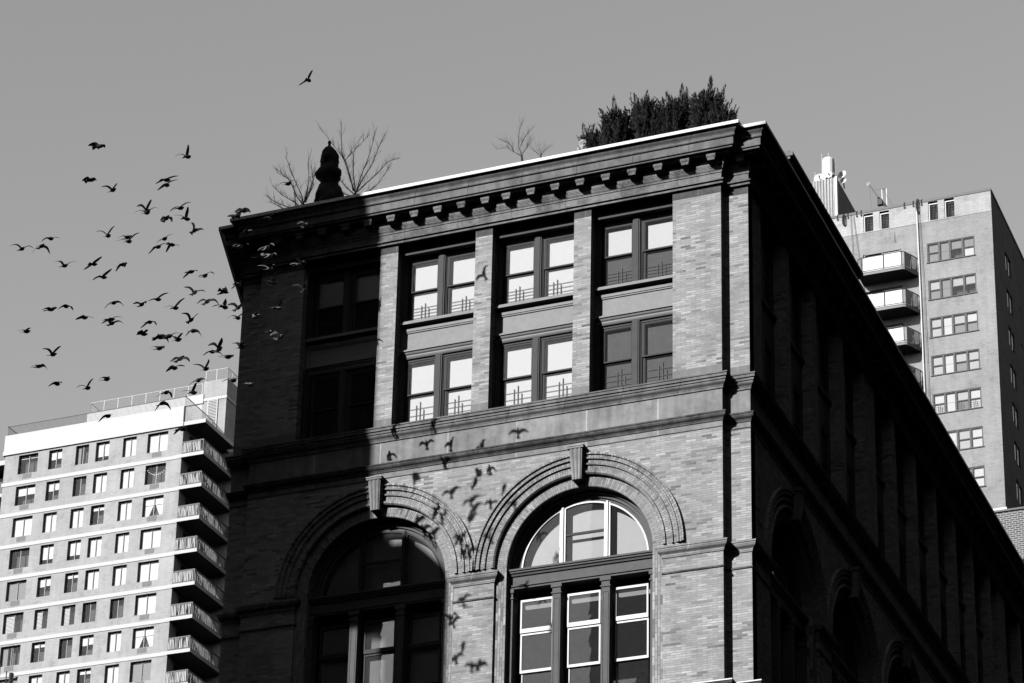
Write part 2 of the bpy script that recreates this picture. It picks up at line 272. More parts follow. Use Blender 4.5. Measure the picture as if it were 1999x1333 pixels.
# ---------------------------------------------------------------- ground
gm = MB(); gm.quad((-1500, -1500, 0), (1500, -1500, 0), (1500, 1500, 0), (-1500, 1500, 0))
gr = build('ground', gm, stonemat('asphalt', .05, .2, 0, .9, scale=.8)); tag(gr, kind='structure')
BIRDS = [
((-21.50,-7.86,46.22),(-0.29,-0.16,0.08),(0.32,0.12,0.02),'d','dark pigeon, tilted, left wing higher, leftmost level with the dark cornice soffit'),
((-20.47,-7.86,46.39),(-0.27,0.02,-0.05),(0.15,0.18,0.06),'d','dark pigeon, left wing dipped, leftmost level with the cornice end'),
((-21.11,-7.36,46.51),(-0.27,-0.03,-0.20),(0.19,0.22,-0.15),'d','dark pigeon, wings bowed down, second from left level with the dark cornice soffit'),
((-21.16,-5.86,46.61),(-0.27,-0.10,0.13),(0.36,0.10,0.10),'d','dark pigeon, wings raised in a wide V, leftmost level with the shaded frieze'),
((-19.44,-6.86,45.81),(-0.28,0.01,-0.16),(0.24,0.07,0.19),'d','dark pigeon, right wing thrown up, second from left level with the shaded frieze'),
((-18.42,-7.86,44.62),(-0.31,0.01,-0.06),(0.27,0.03,0.19),'d','dark pigeon, right wing thrown up, third from left level with the shaded frieze'),
((-18.37,-6.86,45.59),(-0.22,0.08,-0.17),(0.20,-0.10,-0.18),'d','dark pigeon, wings bowed down, fourth from left level with the shaded frieze'),
((-14.96,-13.34,42.42),(-0.25,-0.20,0.06),(0.24,-0.05,0.20),'d','dark pigeon, wings raised in a wide V, second from left level with the cornice end'),
((-18.60,-6.36,46.88),(-0.28,-0.02,0.02),(0.24,-0.12,-0.10),'d','dark pigeon, wings held level, third from left level with the cornice end'),
((-17.00,-8.86,45.06),(-0.33,-0.13,-0.01),(0.32,0.04,0.21),'d','dark pigeon, right wing thrown up, fourth from left level with the cornice end'),
((-20.87,-6.86,44.45),(-0.11,-0.25,-0.10),(0.09,0.22,0.13),'d','dark pigeon, wings held level, leftmost level with the shaded upper sills'),
((-20.32,-6.86,44.46),(-0.18,-0.16,-0.20),(0.27,0.03,-0.17),'d','dark pigeon, wings bowed down, second from left level with the shaded upper sills'),
((-18.28,-7.36,43.95),(-0.28,0.00,-0.16),(0.19,0.24,-0.01),'d','dark pigeon, wings bowed down, leftmost level with the shaded upper windows'),
((-16.98,-7.86,43.39),(-0.18,-0.19,-0.02),(0.26,-0.11,-0.05),'d','dark pigeon, wings held level, third from left level with the shaded upper sills'),
((-19.30,-7.36,43.62),(-0.17,-0.18,-0.18),(0.13,0.24,0.07),'d','dark pigeon, left wing dipped, leftmost level with the shaded spandrel'),
((-17.72,-8.36,42.76),(-0.27,0.04,-0.09),(0.35,0.14,0.02),'d','dark pigeon, left wing dipped, second from left level with the shaded spandrel'),
((-18.60,-6.86,43.54),(-0.27,-0.03,0.14),(0.26,0.18,0.05),'d','dark pigeon, tilted, left wing higher, third from left level with the shaded spandrel'),
((-22.03,-6.36,44.13),(-0.25,-0.00,0.06),(0.25,-0.14,-0.01),'d','dark pigeon, tilted, right wing higher, leftmost under the shaded spandrel level'),
((-20.64,-6.86,42.81),(-0.24,-0.17,0.16),(0.27,0.01,0.19),'d','dark pigeon, wings raised in a steep V, second from left over the pale tower railing'),
((-20.80,-7.36,42.18),(-0.26,0.02,0.00),(0.13,0.25,0.01),'d','dark pigeon, wings held level, leftmost over the pale tower railing'),
((-20.07,-7.36,41.44),(-0.17,-0.18,-0.19),(0.27,-0.09,-0.07),'d','dark pigeon, left wing dipped, leftmost beside the pale tower railing'),
((-18.33,-8.36,40.52),(-0.24,-0.20,-0.05),(0.24,-0.06,0.21),'d','dark pigeon, right wing thrown up, second from left beside the pale tower railing'),
((-17.38,-8.86,40.41),(-0.15,-0.21,-0.15),(0.17,-0.09,-0.02),'d','dark pigeon, left wing dipped, third from left beside the pale tower railing'),
((-17.25,-6.86,43.34),(-0.23,-0.05,-0.22),(0.27,0.03,-0.15),'d','dark pigeon, wings bowed down, fourth from left level with the shaded spandrel'),
((-17.13,-7.36,42.65),(-0.10,-0.15,-0.11),(0.21,-0.08,0.05),'d','dark pigeon, tilted, right wing higher, second from left under the shaded spandrel level'),
((-16.72,-7.36,43.78),(-0.29,0.05,0.01),(0.32,0.07,0.14),'d','dark pigeon, right wing thrown up, second from left level with the shaded upper windows'),
((-16.66,-6.36,43.98),(-0.28,-0.16,-0.04),(0.30,0.02,0.24),'d','dark pigeon, right wing thrown up, fourth from left level with the shaded upper sills'),
((-14.55,-8.92,42.80),(-0.22,-0.19,0.13),(0.31,0.07,0.02),'d','dark pigeon, left wing thrown up, third from left level with the shaded upper windows'),
((-13.31,-9.31,42.40),(-0.21,0.08,-0.04),(0.02,0.12,0.15),'d','dark pigeon, tilted, right wing higher, rightmost level with the shaded upper windows'),
((-14.45,-8.29,42.80),(-0.25,-0.15,-0.08),(0.29,0.15,-0.03),'d','dark pigeon, wings held level, fourth from left level with the shaded upper windows'),
((-9.60,-15.86,37.82),(-0.29,-0.03,0.03),(0.02,0.08,0.20),'d','dark pigeon, right wing thrown up, fifth from left level with the shaded upper sills'),
((-13.58,-7.93,42.62),(-0.23,-0.19,0.06),(0.16,0.09,0.21),'d','dark pigeon, wings raised in a wide V, rightmost level with the shaded upper sills'),
((-13.00,-8.95,41.64),(-0.21,-0.21,-0.10),(0.30,0.06,0.15),'d','dark pigeon, right wing thrown up, rightmost level with the shaded spandrel'),
((-16.08,-6.36,43.45),(-0.19,-0.20,0.17),(0.11,0.15,0.22),'d','dark pigeon, wings raised in a steep V, fifth from left level with the shaded spandrel'),
((-10.80,-15.36,37.58),(-0.21,0.09,-0.07),(0.11,0.26,-0.05),'d','dark pigeon, wings bowed down, rightmost under the shaded spandrel level'),
((-14.10,-11.52,39.93),(-0.14,-0.10,-0.20),(0.14,0.26,-0.02),'d','dark pigeon, wings bowed down, third from left under the shaded spandrel level'),
((-11.53,-15.36,37.55),(-0.15,0.10,0.02),(0.27,0.16,0.08),'d','dark pigeon, wings held level, fourth from left under the shaded spandrel level'),
((-14.13,-10.40,40.39),(-0.25,0.03,0.14),(0.25,-0.14,0.09),'d','dark pigeon, wings raised in a wide V, fifth from left under the shaded spandrel level'),
((-13.90,-11.81,39.37),(-0.24,0.01,0.06),(0.21,-0.04,-0.07),'d','dark pigeon, wings held level, leftmost level with the shaded lower panes'),
((-10.53,-14.36,37.47),(-0.17,-0.26,0.04),(0.06,0.08,0.28),'d','dark pigeon, wings raised in a wide V, rightmost level with the shaded lower panes'),
((-15.53,-5.86,42.50),(-0.28,0.02,-0.09),(0.22,0.22,-0.03),'d','dark pigeon, wings bowed down, second from left level with the shaded lower panes'),
((-10.24,-14.36,37.19),(-0.24,0.02,0.04),(0.21,-0.04,-0.07),'d','dark pigeon, wings held level, rightmost over the pale tower railing'),
((-9.84,-14.36,37.42),(-0.24,-0.03,0.12),(0.18,-0.21,0.03),'wr','pigeon with sun flash painted on wing, wings raised in a wide V, leftmost before the lower shaded brickwork'),
((-13.45,-11.36,39.18),(-0.23,-0.15,-0.10),(0.28,0.07,-0.08),'d','dark pigeon, wings bowed down, fourth from left over the pale tower railing'),
((-11.88,-14.36,37.14),(-0.14,-0.11,-0.19),(0.15,0.22,0.10),'d','dark pigeon, left wing dipped, third from left over the pale tower railing'),
((-13.60,-9.59,39.74),(-0.29,-0.17,0.11),(0.18,-0.12,0.19),'wr','pigeon with sun flash painted on wing, wings raised in a wide V, fifth from left over the pale tower railing'),
((-11.39,-13.86,36.92),(-0.26,0.05,-0.08),(0.13,0.24,0.07),'d','dark pigeon, left wing dipped, sixth from left beside the pale tower railing'),
((-10.30,-13.86,36.73),(-0.29,-0.01,-0.01),(0.06,0.23,0.11),'d','dark pigeon, wings held level, rightmost beside the pale tower railing'),
((-17.06,-5.86,41.35),(-0.28,-0.06,-0.16),(0.24,0.02,-0.20),'d','dark pigeon, wings bowed down, fourth from left beside the pale tower railing'),
((-13.68,-10.07,38.75),(-0.27,-0.17,-0.00),(0.20,-0.15,0.18),'d','dark pigeon, right wing thrown up, fifth from left beside the pale tower railing'),
((-16.89,-6.36,40.71),(-0.24,0.12,-0.15),(0.18,0.24,-0.08),'d','dark pigeon, wings bowed down, second from left in front of the pale tower'),
((-17.85,-7.86,39.73),(-0.21,-0.08,-0.23),(0.23,-0.05,-0.01),'d','dark pigeon, left wing dipped, leftmost in front of the pale tower'),
((-12.63,-12.36,36.34),(-0.24,0.07,-0.11),(0.19,-0.18,-0.07),'d','dark pigeon, left wing dipped, rightmost in front of the pale tower'),
((-16.16,-12.29,46.26),(-0.19,-0.25,-0.01),(0.10,0.17,0.08),'d','dark pigeon, wings held level, leftmost in open sky above the flock'),
((-12.94,-12.65,45.01),(-0.31,-0.07,0.04),(0.06,-0.03,0.30),'d','dark pigeon, right wing thrown up, rightmost in open sky above the flock'),
((-20.18,-6.36,49.31),(-0.14,-0.25,-0.08),(0.10,0.16,0.09),'d','dark pigeon, wings held level, leftmost above the cornice end level'),
((-18.97,-6.86,48.40),(-0.29,-0.16,0.09),(0.21,-0.09,0.13),'d','dark pigeon, wings raised in a wide V, second from left above the cornice end level'),
((-14.09,-11.81,44.95),(-0.29,0.00,-0.09),(0.32,0.10,0.08),'wt','pigeon with sun flash painted on wingtips, tilted, right wing higher, third from left above the cornice end level'),
((-14.02,-11.90,44.71),(-0.19,-0.11,-0.23),(0.31,0.08,0.12),'d','dark pigeon, tilted, right wing higher, rightmost above the cornice end level'),
((-14.89,-11.44,44.28),(-0.16,-0.26,0.06),(0.21,-0.09,0.23),'d','dark pigeon, wings raised in a wide V, leftmost just over the cornice end level'),
((-14.49,-12.10,43.77),(-0.32,-0.12,-0.03),(0.32,0.09,0.10),'d','dark pigeon, tilted, right wing higher, second from left just over the cornice end level'),
((-14.25,-10.62,44.70),(-0.30,0.04,-0.04),(0.30,0.07,0.12),'d','dark pigeon, tilted, right wing higher, fourth from left just over the cornice end level'),
((-15.19,-9.79,45.00),(-0.13,-0.16,-0.10),(0.22,0.02,-0.13),'d','dark pigeon, right wing dipped, third from left just over the cornice end level'),
((-13.34,-11.76,43.52),(-0.29,-0.15,0.07),(0.08,-0.02,0.30),'d','dark pigeon, wings raised in a wide V, rightmost just over the cornice end level'),
((-13.66,-10.74,43.75),(-0.04,-0.21,0.19),(0.19,0.17,0.08),'wl','pigeon with sun flash painted on wing, left wing thrown up, rightmost level with the cornice end'),
((-16.35,-7.86,45.57),(-0.25,0.05,-0.05),(0.30,0.03,0.10),'d','dark pigeon, tilted, right wing higher, fifth from left level with the cornice end'),
((-14.91,-10.63,43.51),(-0.27,0.06,-0.16),(0.31,0.09,0.10),'d','dark pigeon, tilted, right wing higher, rightmost level with the dark cornice soffit'),
((-16.37,-7.36,45.64),(-0.20,0.16,-0.13),(0.10,0.19,0.03),'d','dark pigeon, left wing dipped, sixth from left level with the cornice end'),
((-15.92,-6.86,44.86),(-0.23,0.07,-0.15),(0.29,-0.05,-0.07),'wl','pigeon with sun flash painted on wing, left wing dipped, fifth from left level with the shaded frieze'),
((-13.39,-10.40,42.37),(-0.14,-0.16,-0.10),(0.32,-0.00,-0.01),'d','dark pigeon, wings held level, rightmost level with the shaded frieze'),
((-12.33,-10.30,44.41),(-0.18,-0.17,-0.07),(0.14,0.18,0.05),'d','dark pigeon, wings held level, second from left before the shaded cornice top'),
((-12.85,-9.67,44.70),(-0.21,-0.18,-0.04),(0.01,0.22,0.10),'d','dark pigeon, wings held level, leftmost before the shaded cornice top'),
((-12.35,-8.62,45.07),(-0.28,-0.12,-0.11),(0.17,0.13,0.15),'g','grey sunlit-edged pigeon, tilted, right wing higher, fourth from left before the shaded cornice top'),
((-13.84,-3.36,48.03),(-0.20,-0.24,-0.03),(0.07,0.19,0.17),'g','grey sunlit-edged pigeon, tilted, right wing higher, rightmost before the shaded cornice top'),
((-13.50,-7.62,45.40),(-0.19,-0.05,-0.24),(0.33,0.13,0.02),'g','grey sunlit-edged pigeon, left wing dipped, third from left before the shaded cornice top'),
((-13.47,-8.29,44.50),(-0.15,-0.17,-0.07),(0.32,0.01,-0.01),'g','grey sunlit-edged pigeon, wings held level, leftmost before the shaded cornice soffit'),
((-11.32,-10.55,42.82),(-0.21,-0.14,-0.13),(0.30,-0.06,-0.02),'g','grey sunlit-edged pigeon, left wing dipped, third from left before the shaded cornice soffit'),
((-12.55,-8.59,43.82),(-0.16,-0.23,-0.10),(0.02,0.13,0.12),'g','grey sunlit-edged pigeon, tilted, right wing higher, second from left before the shaded cornice soffit'),
((-13.51,-6.27,45.27),(-0.22,0.04,0.05),(0.26,-0.01,-0.03),'g','grey sunlit-edged pigeon, wings held level, rightmost before the shaded cornice soffit'),
((-12.11,-8.83,43.18),(-0.28,-0.15,0.08),(0.25,-0.15,0.00),'g','grey sunlit-edged pigeon, wings raised in a wide V, leftmost before the shaded modillions'),
((-11.71,-7.79,43.81),(-0.18,-0.18,-0.06),(0.13,-0.24,0.04),'g','grey sunlit-edged pigeon, right wing thrown up, second from left before the shaded modillions'),
((-13.86,-3.30,46.68),(-0.07,-0.10,-0.19),(0.21,-0.06,-0.04),'g','grey sunlit-edged pigeon, left wing dipped, rightmost before the shaded modillions'),
((-13.27,-6.34,44.24),(-0.28,-0.04,0.06),(0.17,-0.18,0.19),'wr','pigeon with sun flash painted on wing, right wing thrown up, second from left before the shaded frieze'),
((-12.32,-6.09,43.96),(-0.30,-0.17,0.11),(0.06,0.02,0.27),'wr','pigeon with sun flash painted on wing, wings raised in a wide V, rightmost before the shaded frieze'),
((-12.01,-10.86,41.58),(-0.19,0.10,-0.06),(0.10,0.14,0.14),'g','grey sunlit-edged pigeon, tilted, right wing higher, leftmost before the shaded frieze'),
((-13.71,-5.09,44.08),(-0.21,-0.17,-0.06),(0.19,-0.11,0.17),'g','grey sunlit-edged pigeon, right wing thrown up, rightmost before the shaded brick pier'),
((-13.96,-4.99,43.36),(-0.17,-0.15,-0.11),(0.19,-0.19,-0.02),'g','grey sunlit-edged pigeon, tilted, right wing higher, second from left before the lower shaded brickwork'),
((-8.42,-14.86,37.22),(-0.16,-0.26,-0.02),(0.14,0.13,0.16),'g','grey sunlit-edged pigeon, right wing thrown up, rightmost before the lower shaded brickwork'),
((-11.36,-10.89,40.40),(-0.22,0.13,0.04),(0.15,-0.22,-0.02),'g','grey sunlit-edged pigeon, tilted, right wing higher, leftmost before the shaded brick pier'),
((-10.05,-13.36,36.80),(-0.28,0.07,0.02),(0.06,0.13,0.13),'g','grey sunlit-edged pigeon, tilted, right wing higher, alone before the dark wall edge'),
((-11.91,-7.39,50.59),(-0.28,0.01,-0.13),(0.11,0.06,0.29),'d','dark pigeon, right wing thrown up, alone high above the roof'),
((-11.43,-9.26,45.72),(-0.30,0.02,0.01),(0.31,-0.04,0.02),'d','dark pigeon, tilted, right wing higher, alone before the bare roof twigs'),
]
TREES = {
 'left':[[(-16.53,1.50,51.79),(-16.50,1.50,52.07),(-16.31,1.60,52.69),(-16.31,1.80,53.14),(-16.36,2.00,53.61)],
  [(-16.50,1.50,52.07),(-16.35,1.40,52.35),(-16.18,1.20,52.77),(-16.15,1.00,53.59)],
  [(-16.50,1.50,52.02),(-16.61,1.60,52.43),(-17.06,1.80,53.33),(-17.37,2.00,53.97),(-17.67,2.20,54.64)],
  [(-16.50,1.50,52.02),(-16.86,1.70,52.52),(-16.97,1.30,52.99),(-17.10,1.00,53.09),(-17.27,0.80,53.22)],
  [(-16.58,1.50,51.94),(-17.00,1.80,52.40),(-17.63,2.00,52.94),(-18.09,2.10,53.47)],
  [(-16.61,1.50,51.88),(-17.20,1.70,52.20),(-17.81,2.00,52.65),(-18.29,2.10,53.11)],
  [(-16.77,1.50,51.83),(-16.89,1.60,52.47),(-16.94,1.50,52.89)],
  [(-16.43,1.50,52.11),(-16.29,1.50,52.43),(-15.94,1.10,52.46),(-15.93,0.90,52.99)],
  [(-17.13,1.50,51.91),(-17.60,1.80,52.37),(-18.06,2.00,52.72)]],
 'right':[[(-14.50,1.50,51.66),(-14.51,1.50,52.07),(-14.74,1.50,52.68),(-15.04,1.60,53.51),(-15.20,1.70,53.81),(-15.73,2.00,54.57),(-16.40,2.30,55.56)],
  [(-15.04,1.60,53.51),(-15.12,1.50,53.82),(-15.11,1.30,55.06)],
  [(-14.60,1.50,52.20),(-14.91,1.70,53.14),(-15.17,1.90,53.78),(-14.97,2.10,54.20),(-14.51,2.40,54.96)],
  [(-14.51,1.50,52.07),(-14.30,1.40,52.63),(-13.84,1.10,53.28),(-13.44,0.70,53.98)],
  [(-14.46,1.50,52.18),(-14.37,1.70,52.72),(-14.10,1.90,53.43),(-13.98,2.00,54.04),(-13.88,2.10,54.45)],
  [(-14.46,1.50,52.12),(-14.23,1.60,52.43),(-13.89,1.80,52.88),(-13.58,2.00,53.42),(-13.27,2.20,53.63)],
  [(-14.39,1.50,51.96),(-14.16,1.80,52.24),(-13.88,2.00,52.66),(-13.52,2.20,53.48)],
  [(-14.55,1.50,52.03),(-14.98,1.70,52.54),(-15.42,1.90,53.15),(-15.60,2.00,53.97)],
  [(-14.59,1.50,51.96),(-14.95,1.50,52.15),(-15.14,1.20,52.35)],
  [(-14.52,1.50,52.11),(-14.48,1.20,52.66),(-14.37,0.90,53.27),(-14.05,0.60,53.54)]],
 'mid':[[(-8.34,1.50,51.91),(-8.37,1.50,52.31),(-8.55,1.60,52.75),(-8.54,1.60,53.21),(-8.48,1.70,53.74)],
  [(-8.43,1.50,52.66),(-8.37,1.70,53.11),(-8.25,1.80,53.38)],
  [(-8.36,1.50,52.25),(-8.75,1.70,52.63),(-9.04,1.80,52.91),(-9.54,2.00,53.07)],
  [(-8.75,1.70,52.63),(-8.82,1.50,52.85),(-8.93,1.30,52.83)],
  [(-8.35,1.50,52.35),(-8.12,1.30,52.42),(-7.98,1.20,52.65)]],
 'small':[[(-7.67,1.50,51.85),(-7.68,1.50,52.21),(-7.80,1.60,52.53)],
  [(-7.68,1.50,52.15),(-7.61,1.60,52.37),(-7.56,1.70,52.48)],
  [(-7.68,1.50,52.09),(-7.75,1.40,52.16),(-7.83,1.40,52.26)]],
}
HEDGE = [(-5.93,1.50,53.02,0.28),(-5.79,2.00,53.41,0.30),(-5.08,1.50,53.87,0.41),(-4.61,2.00,54.19,0.44),(-3.85,1.50,53.96,0.41),(-3.51,2.00,53.91,0.33),(-3.05,1.50,53.66,0.37),(-2.88,2.00,54.30,0.41),(-1.87,1.50,53.85,0.56),(-2.43,2.00,53.05,0.30),(-1.13,1.50,53.09,0.31),]
TOPI = ((-15.25,1.00,51.65),(-15.36,1.00,53.99))
PALE = (-6.15,1.20,51.94)
# ================================================================ the brick building
BR = thing('brick_building', (-8.86, -.36, 0), 'ornate brick loft building with dark bracketed cornice and two tall arched windows', 'building')
YF = -.36; XL, XR = -17.80, 0.0; FL, FR = -16.94, -.78; YB = 59.0
XB = XL - .3404 * YB                                    # the lot is askew: the left wall splays outwards to the back
PATH = [(XB, YB), (XL, 0), (FL, 0), (FL, YF), (FR, YF), (FR, 0), (XR, 0), (XR, YB)]
# path runs with the outside on the right hand when walked from the far left round the front
BAYS = [(-15.34, -12.55), (-11.92, -9.15), (-8.56, -5.72), (-5.14, -2.38)]
fx = lambda u, z, d: (u, YF + d, z)
sxf = lambda u, z, d: (XR - d, u, z)
# --- front brickwork
w = MB(); upper = [(a, b, 41.83, 48.55) for a, b in BAYS]
us = [FL] + [x for ab in BAYS for x in ab] + [FR]
for a, b in zip(us[0::2], us[1::2]):
    w.box(a, b, YF, YF + .42, 42.19, 48.27)
w.box(XL, FL, 0, .4, 42.19, 48.27); w.box(FR, XR, 0, .4, 42.19, 48.27)
w.quad((XL, 0, 0), (XB, YB, 0), (XB, YB, 49.2), (XL, 0, 49.2))
AC = [(-5.44, 36.40), (-12.28, 36.40)]; RI = 2.385; RO = 2.75; RX = 3.45; ZT = 40.08
def arch_wall(mb, u0, u1, arcs, zs, ztop, fn, rr, jamb, depth, zbot):
    """wall with round arches: strips over the arches, piers under the springing"""
    N = 28; cur = u0
    for cu, cz in arcs:
        pts = [(cu - rr * math.cos(math.pi * k / N), cz + rr * math.sin(math.pi * k / N)) for k in range(N + 1)]
        mb.quad(fn(cur, zbot, 0), fn(cu - rr, zbot, 0), fn(cu - rr, ztop, 0), fn(cur, ztop, 0))
        for p, q in zip(pts, pts[1:]):
            mb.quad(fn(p[0], p[1], 0), fn(q[0], q[1], 0), fn(q[0], ztop, 0), fn(p[0], ztop, 0))
            mb.quad(fn(p[0], p[1], 0), fn(q[0], q[1], 0), fn(q[0], q[1], depth), fn(p[0], p[1], depth))
        for s_ in (-1, 1):
            mb.quad(fn(cu + s_ * rr, zbot, 0), fn(cu + s_ * rr, cz, 0), fn(cu + s_ * rr, cz, depth), fn(cu + s_ * rr, zbot, depth))
        cur = cu + rr
    mb.quad(fn(cur, zbot, 0), fn(u1, zbot, 0), fn(u1, ztop, 0), fn(cur, ztop, 0))
arch_wall(w, FL, FR, sorted(AC), 0, ZT, fx, RO, 0, .14, 29.0)
w.box(FL, FR, YF, YF + .5, 0, 29.0)
for a, b in ((XL, FL), (FR, XR)): w.box(a, b, 0, .4, 0, ZT)
w.quad((FR, YF, 29), (FR, 0, 29), (FR, 0, ZT), (FR, YF, ZT)); w.quad((FL, YF, 29), (FL, 0, 29), (FL, 0, ZT), (FL, YF, ZT))
build('front_wall', w, M['brick'], BR)
# --- stone courses in the wall plane
for nm, z0, z1, mt in (('pier_base', 41.6, 42.19, 'base'), ('pier_cap', 48.27, 48.56, 'cap')):
    for a, b, y0, y1 in [(a - .003, b + .003, YF - .004, YF + .42) for a, b in zip(us[0::2], us[1::2])] + [(XL, FL, -.004, .4), (FR, XR, -.004, .4)]:
        w = MB(); w.box(a, b, y0, y1, z0, z1); build(nm, w, M[mt], BR, org=(a, y0, z0))
w = MB(); sweep(w, [(.003, ZT), (.003, 41.6)], PATH); build('stone_band', w, M['band'], BR)
# --- side brickwork
SB = [(1.31, 3.88), (4.45, 7.04), (7.57, 10.30), (10.90, 13.44), (14.94, 17.30), (17.85, 20.43), (20.90, 23.50), (24.00, 26.60), (27.10, 29.58), (30.05, 32.64), (33.10, 34.43), (35.68, 38.2), (38.75, 41.3), (41.9, 44.4), (45.0, 47.5), (48.6, 51.2), (51.8, 54.4), (55.0, 57.6)]
w = MB(); holes(w, .4, YB, 41.6, 48.56, [(a, b, 41.83, 48.55) for a, b in SB], sxf, .45)
w.quad((0, 0, 41.6), (0, .4, 41.6), (0, .4, 48.56), (0, 0, 48.56))
SC = [(4.45, 36.4), (11.15, 36.4), (17.9, 36.4), (24.6, 36.4), (31.3, 36.4), (38.0, 36.4), (44.7, 36.4), (51.4, 36.4)]; KS = .955
arch_wall(w, 0, YB, SC, 0, ZT, sxf, RO * KS, 0, .14, 24.0)
w.quad((0, 0, 0), (0, YB, 0), (0, YB, 24), (0, 0, 24)); w.quad((XB, YB, 0), (0, YB, 0), (0, YB, 50), (XB, YB, 50))
build('side_wall', w, M['brick'], BR)
# --- mouldings
def mould(name, prof, mat, path=PATH):
    m_ = MB(); sweep(m_, prof, path); return build(name, m_, mat, BR)
mould('architrave', [(.0, 48.55), (.10, 48.55), (.10, 48.60), (.06, 48.62), (.06, 48.66), (.12, 48.67), (.12, 48.72), (.03, 48.73), (.03, 48.74)], M['frieze'])
mould('frieze', [(.03, 48.735), (.03, 49.0)], M['frieze'])
mould('bed_moulding', [(.03, 48.98), (.055, 48.98), (.055, 49.01)] + cyma(.055, 49.015, .095, 49.09, 5) + [(.10, 49.09), (.10, 49.125), (.115, 49.13), (.115, 49.165), (.13, 49.17), (.13, 49.205), (.14, 49.21), (.14, 49.436)], M['frieze'])
mould('cornice', [(.14, 49.435), (.43, 49.435), (.43, 49.50), (.56, 49.50), (.57, 49.555), (.61, 49.56), (.62, 49.575), (.62, 49.82), (.60, 49.83), (.66, 49.835), (.68, 49.86), (.68, 49.905), (.655, 49.91)] + cyma(.66, 49.915, .77, 50.10, 8) + [(.77, 50.125), (.87, 50.125)], M['stone'])
mould('flashing', [(.77, 50.123), (.875, 50.123), (.875, 50.235), (.85, 50.245), (-.3, 50.26)], M['flash'])
mould('sill_course', [(.003, 41.36), (.04, 41.36), (.04, 41.42)] + cyma(.05, 41.43, .14, 41.56, 5) + [(.14, 41.60), (.17, 41.605), (.17, 41.68), (.21, 41.69), (.21, 41.78), (.235, 41.785), (.235, 41.83), (-.4, 41.88)], M['stone'])
mould('lower_course', [(.003, 40.27), (.03, 40.27), (.03, 40.32)] + cyma(.04, 40.33, .12, 40.43, 5) + [(.13, 40.44), (.13, 40.50), (.15, 40.505), (.15, 40.55), (.0, 40.60)], M['sooty'])
mould('thin_course', [(.0, 40.06), (.02, 40.06), (.02, 40.085), (.0, 40.09)], M['sooty'])
mould('base_course', [(.0, 31.180), (.1, 31.180), (.16, 31.330), (.30, 31.380), (.30, 31.530), (.34, 31.540), (.34, 31.630), (.0, 31.690)], M['sooty'])
mould('base_flashing', [(.30, 31.631), (.36, 31.631), (.36, 31.670), (-.02, 31.730)], M['flash'])
# --- modillions
def modillion(fn):
    m_ = MB()
    up = [(.0, 49.46), (.46, 49.46), (.46, 49.37), (.45, 49.36), (.435, 49.33), (.0, 49.33)]
    lo = [(.0, 49.33), (.43, 49.33), (.43, 49.24), (.41, 49.23), (.2, 49.19), (.0, 49.17)]
    m_.prism(up, fn, -.15, .15); m_.prism(lo, fn, -.118, .118); return m_
mf = modillion(lambda p, q, a: (a, -p, q)).mesh('modillion', M['stone'])
ms = modillion(lambda p, q, a: (p, a, q)).mesh('modillion', M['stone'])
MX = [-.96, -1.83, -2.73, -3.61, -4.50, -5.38, -6.24, -7.08, -7.94, -8.68] + [-8.68 - .84 * k for k in range(1, 10)]
for x in MX: put('modillion', mf, BR, (x, YF, 0))
for x in (-.12, XL + .16): put('modillion', mf, BR, (x, 0, 0))
for k in range(60): put('modillion', ms, BR, (XR, .3 + .875 * k, 0))
# --- parapets on the side and the roof
for y0, y1 in ((2.0, 10.4), (36.9, 45.0)):
    m_ = MB(); m_.box(.15, .72, y0 + .05, y1 - .05, 50.2, 50.50); m_.box(.08, .82, y0 - .03, y1, 50.502, 50.60); m_.box(.10, .92, y0 - .06, y1 + .03, 50.602, 50.74); m_.box(.2, .80, y0 - .02, y1 - .02, 50.742, 50.82); build('parapet_block', m_, M['base'], BR)
m_ = MB(); m_.prism([(XL + .3, YF + .3), (XR - .3, YF + .3), (XR - .3, YB - .1), (XB + .4, YB - .1)], lambda p, q, c: (p, q, c), 49.7, 49.95); build('roof', m_, M['roof'], BR)
